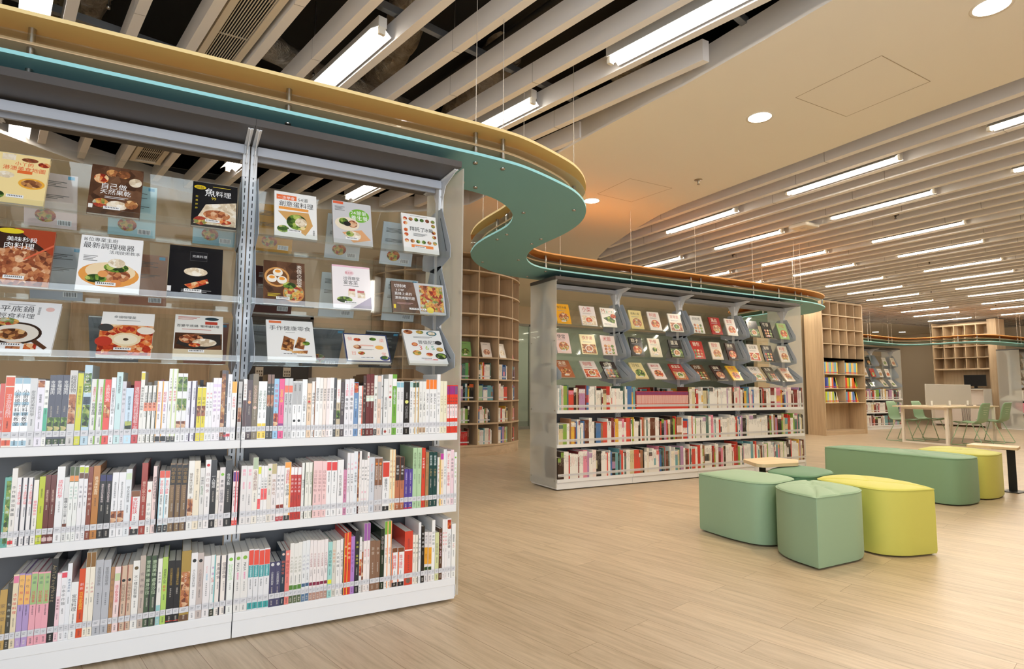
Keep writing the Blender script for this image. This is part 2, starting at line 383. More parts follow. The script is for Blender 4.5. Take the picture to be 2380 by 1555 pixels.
# timber panelling, wall frame and the dark door behind the near bookcase
mb = MB(); mb.box(-1.42, 9.56, 0, 0.25, 9.6, 2.25, OAK)
for x in (-1.42, 0.23): mb.box(x, 9.545, 0, x + 0.02, 9.6, 2.25, OAK)
struct(mb.build('wall_panelling'))
mb = MB(); mb.box(0.75, 9.55, 0, 1.62, 9.6, 2.1, M('2e2924', 0.5)); mb.box(0.7, 9.54, 0, 0.75, 9.6, 2.14, M('4a4038')); mb.box(1.62, 9.54, 0, 1.67, 9.6, 2.14, M('4a4038')); mb.box(0.7, 9.54, 2.1, 1.67, 9.6, 2.14, M('4a4038'))
door = struct(mb.build('door_1'))
for i, x in enumerate((0.86, 1.25)):
    mb = MB(); mb.box(x, 9.545, 1.2, x + 0.11, 9.549, 1.34, M('d8d0c0', 0.6))
    for a in range(3):
        for b in range(2): mb.box(x + 0.016 + a * 0.031, 9.5445, 1.215 + b * 0.045, x + 0.036 + a * 0.031, 9.545, 1.245 + b * 0.045, M('6a5a48'))
    tag(mb.build('door_notice'), 'small square printed notice %s the dark door' % ('on the hinge half of' if i else 'on the handle half of'), 'notice', 'notices on the dark door')
# glazed partition beyond the round bookcase
GLASS = acrylic('partition_glass', (0.86, 0.93, 0.88), 0.12)
mb = MB(); mb.box(5.0, 13.2, 0.0, 19.0, 13.215, 2.7, GLASS)
win2 = struct(mb.build('window_2'))
mb = MB()
for x in (5.03, 7.75, 10.5, 13.2, 16.0, 18.97): mb.box(x - 0.02, 13.18, 0, x + 0.02, 13.235, 2.7, M('8a9088', 0.4, 0.6))
mb.box(5.0, 13.18, 2.66, 19, 13.235, 2.72, M('9a9c94', 0.4)); mb.box(5.0, 13.185, 0, 19, 13.23, 0.08, M('9a9c94', 0.4)); mb.build('window_frame', win2, loc=(0, 0, 0))
wall('wall_lintel', 5.0, 13.18, 19.0, 13.18, 2.72, 3.18)
wall('wall_end', 19.0, 13.18, 24.0, 13.18)
mb = MB()
for x in (8.12, 8.32): mb.tube([(x, 13.13, 0.75), (x, 13.13, 1.45)], 0.014, STEEL)
for x in (8.12, 8.32):
    for z in (0.85, 1.35): mb.tube([(x, 13.13, z), (x, 13.2, z)], 0.01, STEEL)
mb.build('door_handle', win2, loc=(0, 0, 0))
# skirtings
mb = MB(); mb.box(-5, 9.585, 0, 3.0, 9.6, 0.08, M('b8a88c')); struct(mb.build('baseboard_back'))
# ------------------------------------------------------------------ slats of both ceiling openings
tn = [0]
def slat(fx, slope, y0, y1, wdt, z0, z1, endcap=True):
    tn[0] += 1
    mb = MB(); n = 1; a = (fx(y0), y0); b = (fx(y1), y1)
    mb.prism([(a[0] - wdt, a[1]), (b[0] - wdt, b[1]), b, a], z0, z1, BATTEN)
    L = y1 - y0; y = y0 + (tn[0] * 0.53) % 1.6 + 0.3
    while y < y1 - 0.2:   # the joint where two lengths meet
        x = fx(y); mb.prism([(x - wdt - 0.0008, y), (x - wdt - 0.0008, y + 0.004), (x + 0.0008, y + 0.004), (x + 0.0008, y)], z0 - 0.0008, z1, M('a09890')); y += 2.2
    o = struct(mb.build('trim_%d' % tn[0])); return o
LX = [-1.7, -1.37, -1.05, -0.71, -0.4, -0.08, 0.274, 0.585, 0.889, 1.233, 1.56, 1.894, 2.22, 2.54, 2.85]
SL = -0.23
for i, x0 in enumerate(LX):
    fx = lambda y, x0=x0: x0 + SL * (y - 4.2)
    r = run_inside(lambda y: fx(y) - 0.03, LEFT_HOLE, -1.9, 7.4)
    if not r: continue
    a, b = r[0] + 0.03, r[1] - 0.06
    if i == 13: a = 2.62
    if i == 14: a = 4.0
    if i in (12, 13, 14): b -= 0.1
    if b > a + 0.3: slat(fx, SL, a, b, 0.058, 3.2, 3.345)
for k in range(57):
    x0 = 5.23 + 0.325 * k
    r = run_inside(lambda y: x0 - 0.03, RIGHT_HOLE, -1.9, 11)
    if not r: continue
    a, b = r[0] + 0.02, r[1] - 0.05
    if b > a + 0.3: slat(lambda y: x0, 0, a, b, 0.07, 3.2, 3.34)
# backing above the right-hand slats
mb = MB(); mb.prism([(x, y) for x, y in RIGHT_HOLE], 3.42, 3.44, M('6a5c48', 0.9)); struct(mb.build('ceiling_backing'))
# ------------------------------------------------------------------ strip lights between the slats
TUBE_W = emit('warm_tube', (1.0, 0.9, 0.75), LAMP); TUBE_C = emit('neutral_tube', (1.0, 0.95, 0.87), LAMP_COOL)
def make_lamp(kind):
    t = thing('strip_light', (0, 0, 0), '', 'light', 'strip lights between the ceiling slats')
    mb = MB(); mb.box(-0.028, -0.6, 0.055, 0.028, 0.6, 0.12, M('dfdcd6', 0.5)); mb.build('housing', t)
    mb = MB()
    mb.xprism  # wings of the reflector
    for s in (-1, 1):
        mb.add([(s * 0.028, -0.58, 0.06), (s * 0.028, 0.58, 0.06), (s * 0.072, 0.58, 0.026), (s * 0.072, -0.58, 0.026), (s * 0.028, -0.58, 0.055), (s * 0.028, 0.58, 0.055), (s * 0.0715, 0.58, 0.0225), (s * 0.0715, -0.58, 0.0225)],
               [(0, 1, 2, 3), (7, 6, 5, 4), (2, 6, 7, 3), (0, 4, 5, 1), (0, 3, 7, 4), (1, 5, 6, 2)], M('f4f2ee', 0.3))
    mb.build('reflector', t)
    mb = MB(); mb.tube([(0, -0.57, 0.03), (0, 0.57, 0.03)], 0.019, TUBE_C if kind else TUBE_W, 8); mb.build('tube', t)
    for s in (-1, 1): mb = MB(); mb.box(-0.02, s * 0.575, 0.01, 0.02, s * 0.6, 0.055, M('e6e0d2', 0.5)); mb.build('lamp_holder', t)
    return t
lampw = make_lamp(0); lampc = make_lamp(1); usedw = usedc = False
cols = [(5.64, 0), (6.93, 1), (8.52, 2), (9.81, 3), (11.4, 4), (12.71, 5), (14.26, 6), (15.55, 7), (17.15, 8), (18.5, 9), (20.1, 10)]
for X, c in cols:
    # seat the lamp in the middle of the gap between two slats
    k = round((X - 5.23 - 0.1275) / 0.325); X = 5.23 + 0.325 * k + 0.1275
    for r in range(-1, 4):
        yc = 3.48 + 0.26 * (X - 5.64) + 1.87 * r
        if yc - 0.6 < -1.8 or not inside((X, yc + 0.75), RIGHT_HOLE): continue
        lb = 'strip light in the %s row from the plain soffit, %s along from the camera wall' % (('first', 'second', 'third', 'fourth', 'fifth', 'sixth', 'seventh', 'eighth', 'ninth', 'tenth', 'eleventh')[c], ('first', 'second', 'third', 'fourth', 'fifth')[r + 1])
        if not usedw: lampw.location = (X, yc, 3.175); lampw['label'] = lb; usedw = True
        else: dup(lampw, (X, yc, 3.175), lb)
ang = math.atan(0.23)
for x42, y0, lb in ((2.06, 1.78, 'long strip light nearest the plain soffit, between open slats'), (2.06, 3.65, 'strip light just above the yellow board by its hanging wires'), (2.06, 5.52, 'strip light behind the near bookcase, seen under its canopy by the end panel'),
                    (0.737, 3.35, 'strip light above the near bookcase beside the slatted air grille'), (0.737, 5.22, 'strip light seen under the canopy beside the centre post'), (-0.9, 3.4, 'strip light cut by the top picture edge above the cyan board'), (0.737, 0.2, 'strip light over the camera, in line with the air grille lamp'), (-0.9, 5.27, 'strip light far behind the near bookcase, over the timber panelling')):
    yc = y0 + 0.6; xc = x42 + SL * (yc - 4.2)
    if not usedc: o = lampc; lampc.location = (xc, yc, 3.185); lampc['label'] = lb; usedc = True
    else: o = dup(lampc, (xc, yc, 3.185), lb)
    o.rotation_euler = (0, 0, ang)
for i, x in enumerate((6.2, 7.9, 9.6, 11.3, 13.0)):
    dup(lampw, (x, 14.9 - 0.1 * i, 3.06), 'strip light in the room beyond the glass, %s from the round bookcase' % ('first', 'second', 'third', 'fourth', 'fifth')[i])
# ------------------------------------------------------------------ services in the open ceiling
FOIL = None
def foil():
    m, nt, b, L = nodes('crinkled_foil')
    tc = N(nt, 'ShaderNodeTexCoord'); n = N(nt, 'ShaderNodeTexNoise', i_Scale=9.0, i_Detail=6.0, i_Roughness=0.7, i_Distortion=1.0); L(tc.outputs['Object'], n.inputs['Vector'])
    bp = N(nt, 'ShaderNodeBump', i_Strength=1.0, i_Distance=0.06); L(n.outputs[0], bp.inputs['Height']); L(bp.outputs[0], b.inputs['Normal'])
    r = ramp(nt, [(0.3, '9a8a70'), (0.7, 'd8d0c4')]); L(n.outputs[0], r.inputs[0]); L(r.outputs[0], b.inputs['Base Color'])
    b.inputs['Metallic'].default_value = 0.6; b.inputs['Roughness'].default_value = 0.3
    return m
FOIL = foil()
def lumpy(pts, r, mat, n=14, seed=1):
    rnd = random.Random(seed); mb = MB(); P = [Vector(p) for p in pts]; path = []
    for a, b in zip(P, P[1:]):
        k = max(2, int((b - a).length / 0.12))
        path += [a.lerp(b, i / k) for i in range(k)]
    path.append(P[-1]); rings = []
    for i, p in enumerate(path):
        d = (path[min(i + 1, len(path) - 1)] - path[max(i - 1, 0)]).normalized(); a = d.cross(Vector((0, 0, 1))).normalized(); b = a.cross(d)
        rr = r * (1 + rnd.uniform(-0.12, 0.1)); rings.append([p + (a * math.cos(k * 2 * math.pi / n) + b * math.sin(k * 2 * math.pi / n)) * rr * (1 + rnd.uniform(-0.05, 0.05)) for k in range(n)])
    vs = [v for g in rings for v in g]
    mb.add(vs, [(i * n + k, i * n + (k + 1) % n, (i + 1) * n + (k + 1) % n, (i + 1) * n + k) for i in range(len(rings) - 1) for k in range(n)] + [tuple(range(n)), tuple(range(len(vs) - 1, len(vs) - n - 1, -1))], mat, True)
    return mb
for pts, r, lb in (([(0.9, 1.2, 3.76), (1.3, 4.2, 3.75), (1.5, 7.0, 3.76)], 0.14, 'foil-wrapped duct beside the lamp above the near bookcase'),
                   ([(1.9, 0.8, 3.68), (2.5, 2.4, 3.64), (3.0, 3.6, 3.66)], 0.15, 'foil-wrapped duct running slantwise near the plain soffit'),
                   ([(-0.4, 1.0, 3.76), (-0.35, 3.4, 3.74), (-1.2, 6.2, 3.76)], 0.15, 'foil-wrapped duct beside the air grille, left of its frame'),
                   ([(0.25, 4.3, 3.5), (0.75, 4.6, 3.48), (1.7, 4.9, 3.5)], 0.1, 'crumpled foil duct crossing over the slats by the lamp'),
                   ([(-1.9, 0.9, 3.7), (-1.6, 3.0, 3.68), (-1.7, 5.0, 3.7)], 0.2, 'wide foil duct above the lamp at the top picture corner'),
                   ([(0.25, 0.9, 3.7), (0.3, 3.9, 3.72)], 0.22, 'wide crumpled foil duct right above the grille side slat'),
                   ([(0.55, 5.6, 3.7), (0.3, 6.9, 3.7)], 0.2, 'far foil duct seen under the canopy by the centre post'),
                   ([(2.05, 3.9, 3.7), (2.3, 6.2, 3.7)], 0.17, 'foil duct over the hanging wires'),
                   ([(1.75, 5.4, 3.52), (2.6, 5.7, 3.5)], 0.11, 'foil duct far over the gap by the wires')):
    tag(lumpy(pts, r, FOIL, seed=len(lb)).build('foil_duct'), lb, 'duct', 'foil ducts in the open ceiling')
for i, (a, b, r, lb) in enumerate((((2.75, -1.5, 3.45), (1.3, 6.0, 3.45), 0.04, 'thick dark pipe nearest the plain soffit'), ((0.0, -1.5, 3.45), (-1.5, 6.0, 3.45), 0.04, 'dark pipe crossing behind the perforated tray'))):
    mb = MB(); mb.tube([a, b], r, M('2c2824', 0.5), 12); tag(mb.build('ceiling_pipe'), lb, 'pipe')
for i, yb in enumerate((1.6, 3.05, 4.5, 5.9)):
    mb = MB()
    for s in (0, 1): mb.box(0, 0, 0, 0, 0, 0, M('8c9096', 0.4, 0.7)) if False else None
    a = (-2.6, yb - 0.5, 3.36); b = (3.0, yb + 0.8, 3.36)
    mb.obox(a, b, 0.04, 0.012, M('94989c', 0.4, 0.8)); mb.obox((a[0], a[1] - 0.02, a[2] + 0.02), (b[0], b[1] - 0.02, b[2] + 0.02), 0.003, 0.045, M('94989c', 0.4, 0.8))
    tag(mb.build('ceiling_runner'), 'galvanised channel carrying the open slats, %s from the camera wall' % ('first', 'second', 'third', 'fourth')[i], 'metal channel', 'channels above the slats')
for i, (x, y) in enumerate(((0.3, 3.3), (1.05, 2.9), (0.7, 4.4), (1.5, 3.6), (2.1, 2.3), (-0.55, 4.2))):
    mb = MB(); mb.tube([(x, y, 3.37), (x, y, 3.95)], 0.004, STEEL, 6); mb.lathe(x, y, [(0, 3.36), (0.011, 3.36), (0.011, 3.385), (0, 3.385)], STEEL, 8)
    tag(mb.build('threaded_rod'), 'thin steel hanger rod %s of the open ceiling' % ('by the grille', 'beside the lamp', 'over the lamp line', 'past the lamp end', 'by the long lamp', 'by the perforated tray')[i], 'rod')
# perforated cable tray
mb = MB(); mb.prism([(-0.62, 2.4), (-0.47, 2.4), (-0.85, 5.4), (-1.0, 5.4)], 3.5, 3.503, M('6a6654', 0.5, 0.5))
for k in range(60):
    y = 2.45 + k * 0.05; x = -0.545 - 0.1267 * (y - 2.4)
    for s in (-0.045, 0.0, 0.045): mb.box(x + s - 0.006, y, 3.4985, x + s + 0.006, y + 0.02, 3.4995, M('12100e'))
tag(mb.build('cable_tray'), 'perforated olive cable tray above the slats over the near bookcase', 'cable tray')
mb = MB(); mb.box(-2.3, 2.0, 3.6, -1.05, 4.4, 3.66, food('stained_deck', [(0.3, '3c3020'), (0.7, '6a5638')], 8, 0.9)); tag(mb.build('insulation_board'), 'stained brown insulation board above the cable tray', 'insulation board')
# return-air grille between two slats
fx = lambda y, x0: x0 + SL * (y - 4.2)
g = thing('air_grille', (fx(4.2, 0.07), 4.2, 3.2), 'long cream linear air grille with fine slats set between two ceiling slats', 'air grille')
GA, GB = 1.8, 6.6
mb = MB()
for x0, x1 in ((-0.062, -0.022), (0.15, 0.19)): mb.prism([(fx(GA, x0), GA), (fx(GB, x0), GB), (fx(GB, x1), GB), (fx(GA, x1), GA)], 3.215, 3.25, M('ddd0ba', 0.6))
for y in (GA, GB - 0.04): mb.prism([(fx(y, -0.062), y), (fx(y, -0.062), y + 0.04), (fx(y, 0.19), y + 0.04), (fx(y, 0.19), y)], 3.214, 3.251, M('ddd0ba', 0.6))
mb.build('frame', g)
for k in range(11):
    x0 = -0.012 + k * 0.0152; mb = MB(); mb.prism([(fx(GA, x0), GA + 0.02), (fx(GB, x0), GB - 0.02), (fx(GB, x0 + 0.0045), GB - 0.02), (fx(GA, x0 + 0.0045), GA + 0.02)], 3.224, 3.23, M('ddd0ba', 0.6)); mb.build('slat', g)
mb = MB()
for k in range(8): y = GA + 0.3 + k * 0.6; mb.prism([(fx(y, -0.022), y), (fx(y, -0.022), y + 0.012), (fx(y, 0.15), y + 0.012), (fx(y, 0.15), y)], 3.2305, 3.236, M('cfc4b0', 0.6))
mb.build('cross_bar', g)
mb = MB(); mb.prism([(fx(GA, -0.022), GA), (fx(GB, -0.022), GB), (fx(GB, 0.15), GB), (fx(GA, 0.15), GA)], 3.3, 3.31, M('181512', 0.9)); mb.build('plenum', g)
# ------------------------------------------------------------------ downlights, hatches, sprinklers
DISC = emit('downlight_disc', (1.0, 0.93, 0.8), 22)
for i, (x, y, z, rr) in enumerate([(a, b, ZC, 0.085) for a, b in DOWNLIGHTS] + [(21.9, 12.35, ZC, 0.1), (22.7, 11.85, ZC, 0.1), (18.1, 10.85, ZC, 0.1)]):
    t = thing('downlight', (x, y, z), ('round recessed downlight in the plain soffit between both slat fields', 'large round downlight nearest the top picture corner', 'round downlight tucked beside the yellow board edge', 'round downlight in the soffit over the camera', 'far round downlight in the soffit by the grey wall', 'far round downlight nearest the tall cubby desk', 'far round downlight washing the grey wall behind the far canopy')[i], 'downlight', 'recessed downlights')
    mb = MB(); mb.lathe(x, y, [(rr, z - 0.001), (rr + 0.016, z - 0.004), (rr + 0.017, z - 0.001)], M('efe6d6', 0.5), 32); mb.build('trim_ring', t)
    mb = MB(); mb.add([(x + rr * math.cos(k * math.pi / 16), y + rr * math.sin(k * math.pi / 16), z - 0.0015) for k in range(32)], [tuple(range(31, -1, -1))], DISC); mb.build('lens', t)
def hatch(pts, lb):
    mb = MB(); P = [Vector((*p, 0)) for p in pts]; n = len(P)
    c = sum(P, Vector()) / n
    for a, b in zip(P, P[1:] + P[:1]):
        d = (b - a).normalized(); q = Vector((-d.y, d.x, 0)) * 0.003
        mb.add([(*(a + q).xy, ZC - 0.0008), (*(b + q).xy, ZC - 0.0008), (*(b - q).xy, ZC - 0.0008), (*(a - q).xy, ZC - 0.0008)], [(0, 1, 2, 3)], M('b8a890', 0.9))
    tag(mb.build('access_hatch'), lb, 'ceiling hatch', 'access hatches in the plain ceiling')
hatch([(3.785, 2.62), (3.772, 2.003), (4.387, 2.02), (4.397, 2.62)], 'square access hatch outline in the soffit beside the middle downlight')
hatch([(3.828, 5.06), (3.827, 4.516), (4.4, 4.515), (4.33, 5.09)], 'square access hatch outline beside the downlight by the yellow board')
def sprinkler(x, y, z, lb, dark=False):
    t = thing('sprinkler', (x, y, z), lb, 'sprinkler', 'ceiling sprinklers')
    m = M('4a4038', 0.4, 0.6) if dark else M('a89c88', 0.3, 0.9)
    mb = MB(); mb.lathe(x, y, [(0.0, z - 0.006), (0.04, z - 0.004), (0.042, z)], m, 20); mb.build('rose', t)
    mb = MB(); mb.lathe(x, y, [(0.012, z - 0.004), (0.012, z - 0.02), (0.006, z - 0.035), (0.005, z - 0.045)], m, 12); mb.build('head', t)
    mb = MB(); mb.lathe(x, y, [(0.0, z - 0.047), (0.016, z - 0.047), (0.016, z - 0.045), (0, z - 0.045)], m, 12); mb.build('deflector', t)
sprinkler(4.455, 4.2, ZC, 'metal sprinkler rose in the plain soffit near the curved slat edge')
for i, (x, y) in enumerate(((7.66, 3.99), (7.67, 6.5), (10.85, 5.19), (13.6, 7.6), (14.2, 6.74), (16.4, 8.3), (17.6, 7.0), (18.6, 9.9))):
    k = round((x - 5.23 - 0.1275) / 0.325); x = 5.23 + 0.325 * k + 0.1275
    sprinkler(x, y, 3.235, 'dark sprinkler head hanging between slats, %s from the curved soffit edge' % ordinal(i + 1), True)
# flat white sensor box under the slats
t = thing('ceiling_sensor', (6.93, 4.75, 3.2), 'flat white rounded sensor box fixed under the slats', 'sensor')
mb = MB(); mb.box(6.79, 4.62, 3.15, 7.07, 4.88, 3.199, M('e8e0d0', 0.4)); mb.build('housing', t, bevel=0.02, seg=3)
mb = MB(); mb.box(6.89, 4.72, 3.143, 6.95, 4.78, 3.1495, M('cfc8ba', 0.3)); mb.build('cover', t)

# ------------------------------------------------------------------ the winding suspended canopy ribbon
def prism_obj(name, parent, poly, z0, z1, mat, side=None, bevel=0):
    mb = MB(); mb.prism(poly, z0, z1, mat, side); return mb.build(name, parent, bevel=bevel)
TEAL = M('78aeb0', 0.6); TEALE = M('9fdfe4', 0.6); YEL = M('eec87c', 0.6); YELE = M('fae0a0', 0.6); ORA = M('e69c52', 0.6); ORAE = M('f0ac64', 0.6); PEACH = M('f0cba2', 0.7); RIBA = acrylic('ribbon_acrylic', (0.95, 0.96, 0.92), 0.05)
OUT = [(-2.2, 2.775), (-1, 2.775), (0.2, 2.775), (0.9, 2.776), (1.3, 2.782), (1.52, 2.797), (1.63, 2.82), (1.784, 2.872), (1.954, 2.941), (2.081, 3.0), (2.206, 3.089), (2.317, 3.198), (2.406, 3.31), (2.484, 3.44),
       (2.548, 3.591), (2.596, 3.781), (2.621, 3.971), (2.63, 4.205), (2.65, 4.433), (2.69, 4.6), (2.767, 4.778), (2.861, 4.927), (2.987, 5.06), (3.137, 5.15), (3.33, 5.193), (3.684, 5.21), (4.0, 5.218),
       (5, 5.23), (6.5, 5.245), (7.46, 5.256), (7.78, 5.275), (8.05, 5.325), (8.29, 5.405), (8.46, 5.497), (8.62, 5.63), (8.78, 5.833), (8.88, 6.034), (8.925, 6.3), (8.95, 6.6), (9.06, 6.9), (9.25, 7.1), (9.5, 7.19), (10.0, 7.22)]
INN = [(-2.2, 3.31), (-1, 3.31), (0.2, 3.31), (0.9, 3.311), (1.3, 3.314), (1.47, 3.321), (1.568, 3.336), (1.673, 3.366), (1.775, 3.422), (1.881, 3.506), (1.973, 3.609), (2.02, 3.69), (2.067, 3.79), (2.104, 3.919),
       (2.116, 4.06), (2.118, 4.2), (2.123, 4.4), (2.155, 4.64), (2.235, 4.897), (2.32, 5.07), (2.473, 5.29), (2.631, 5.455), (2.842, 5.605), (3.012, 5.68), (3.2, 5.73), (3.4, 5.748), (3.9, 5.755),
       (5, 5.765), (6.5, 5.78), (7.3, 5.79), (7.6, 5.81), (7.8, 5.86), (7.97, 5.94), (8.1, 6.03), (8.2, 6.14), (8.3, 6.3), (8.35, 6.5), (8.37, 6.8), (8.42, 7.1), (8.55, 7.4), (8.8, 7.65), (9.2, 7.75), (10.0, 7.77)]
def smooth(l, it=2):
    for _ in range(it):
        q = [l[0]]
        for a, b in zip(l, l[1:]): q += [(a[0] * .75 + b[0] * .25, a[1] * .75 + b[1] * .25), (a[0] * .25 + b[0] * .75, a[1] * .25 + b[1] * .75)]
        q.append(l[-1]); l = q
    return l
def strip_poly(O, I): return list(O) + list(I)[::-1]
def build_ribbon(OUT, INN, segs, rods, wires, base, label, zt=2.30):
    rb = thing('suspended_ribbon', base, label, 'suspended canopy', 'winding two-tier boards over the bookcases')
    for n0, n1, top in segs:
        O = smooth(OUT[n0:n1 + 1]); I = smooth(INN[n0:n1 + 1])
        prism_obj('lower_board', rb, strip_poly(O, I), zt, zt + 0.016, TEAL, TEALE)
        mid = lambda f: smooth([(o[0] + (q[0] - o[0]) * f, o[1] + (q[1] - o[1]) * f) for o, q in zip(OUT[n0:n1 + 1], INN[n0:n1 + 1])])
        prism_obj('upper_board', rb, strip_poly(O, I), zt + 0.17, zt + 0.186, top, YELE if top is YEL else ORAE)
        prism_obj('middle_board', rb, strip_poly(mid(0.145), mid(0.855)), zt + 0.089, zt + 0.101, PEACH)
        prism_obj('acrylic_edge', rb, strip_poly(O, mid(0.1445)), zt + 0.092, zt + 0.098, RIBA); prism_obj('acrylic_edge', rb, strip_poly(mid(0.8555), I), zt + 0.092, zt + 0.098, RIBA)
    for x, y, ext in rods:
        mb = MB(); mb.tube([(x, y, zt + 0.017), (x, y, zt + 0.0885)], 0.013, STEEL, 12)
        mb.tube([(x, y, zt + 0.1015), (x, y, zt + 0.1695)], 0.013, STEEL, 12)
        if ext: mb.tube([(x, y, 2.241), (x, y, zt - 0.0005)], 0.013, STEEL, 12)
        else: mb.lathe(x, y, [(0, zt - 0.008), (0.013, zt - 0.008), (0.014, zt - 0.0005)], STEEL, 16)
        mb.build('standoff_rod', rb)
    for x, y in wires:
        mb = MB(); mb.tube([(x, y, zt + 0.187), (x, y, 3.36 if inside((x, y), LEFT_HOLE) or inside((x, y), RIGHT_HOLE) else ZC)], 0.0022, M('d8d0c4', 0.4, 0.5), 5); mb.lathe(x, y, [(0.006, zt + 0.187), (0.006, zt + 0.22), (0.002, zt + 0.23)], STEEL, 8); mb.build('suspension_wire', rb)
    return rb
rods = []
for X in (-1.6, -0.62, 0.352): rods += [(X, 2.883, True), (X, 3.2, True)]
rods[-2] = (0.352, 2.883, False)
rods += [(1.337, 2.88, False), (1.51, 2.882, False), (1.4, 3.2, False), (1.508, 3.243, False), (2.309, 3.324, False), (2.033, 3.554, False), (2.211, 4.14, False), (2.216, 4.318, False), (2.53, 4.127, False), (2.545, 4.305, False),
         (2.761, 4.922, False), (2.5, 5.187, False), (3.29, 5.27, False), (3.27, 5.62, False)]
for X in (3.536, 4.544, 5.515, 5.688, 6.676, 7.2): rods += [(X, 5.36, True), (X, 5.66, True)]
rods += [(7.617, 5.4, False), (7.78, 5.42, False), (8.7, 6.2, False), (8.45, 6.6, False), (8.8, 6.8, False), (9.3, 7.35, False)]
wires = [(1.337, 2.88), (1.51, 2.882), (2.309, 3.324), (2.033, 3.554), (2.216, 4.318), (2.545, 4.305), (2.5, 5.187), (2.761, 4.922), (3.29, 5.27), (3.536, 5.36), (4.544, 5.36), (5.6, 5.36), (6.676, 5.36), (7.617, 5.4), (7.78, 5.42), (8.7, 6.2), (8.45, 6.6), (9.3, 7.35)]
build_ribbon(OUT, INN, [(0, 4, YEL), (4, 18, YEL), (18, 26, ORA), (26, len(OUT) - 1, ORA)], rods, wires, (2.4, 4.2, 2.30), 'winding teal and yellow-orange ribbon of boards hung over both white bookcases')
FO = [(14.72, 8.76), (14.9, 8.77), (15.1, 8.78), (15.6, 8.8), (16.2, 8.86), (16.66, 8.9), (17.0, 8.88), (17.25, 8.72), (17.36, 8.44), (17.36, 8.1), (17.33, 7.77), (17.36, 7.5), (17.5, 7.28), (17.75, 7.14), (18.1, 7.09), (18.7, 7.08), (19.4, 7.08), (21, 7.08), (23, 7.08)]
FI = [(14.72, 9.28), (14.9, 9.29), (15.1, 9.31), (15.6, 9.33), (16.2, 9.4), (16.8, 9.42), (17.3, 9.36), (17.65, 9.15), (17.85, 8.75), (17.9, 8.4), (17.88, 8.1), (17.88, 7.95), (17.92, 7.8), (18.0, 7.7), (18.2, 7.63), (18.7, 7.61), (19.4, 7.61), (21, 7.61), (23, 7.61)]
fr_rods = [(x, y, False) for x, y in ((15.4, 8.88), (15.55, 8.9), (16.55, 9.0), (16.75, 9.02), (17.45, 8.4), (17.43, 7.75), (17.6, 7.4), (18.3, 7.2), (19.3, 7.2), (19.5, 7.2), (21.0, 7.2))]
build_ribbon(FO, FI, [(0, 18, ORA)], fr_rods, [(a, b) for a, b, c in fr_rods], (17.4, 8.3, 2.30), 'distant teal and orange ribbon of boards winding before the tall cubby desk')

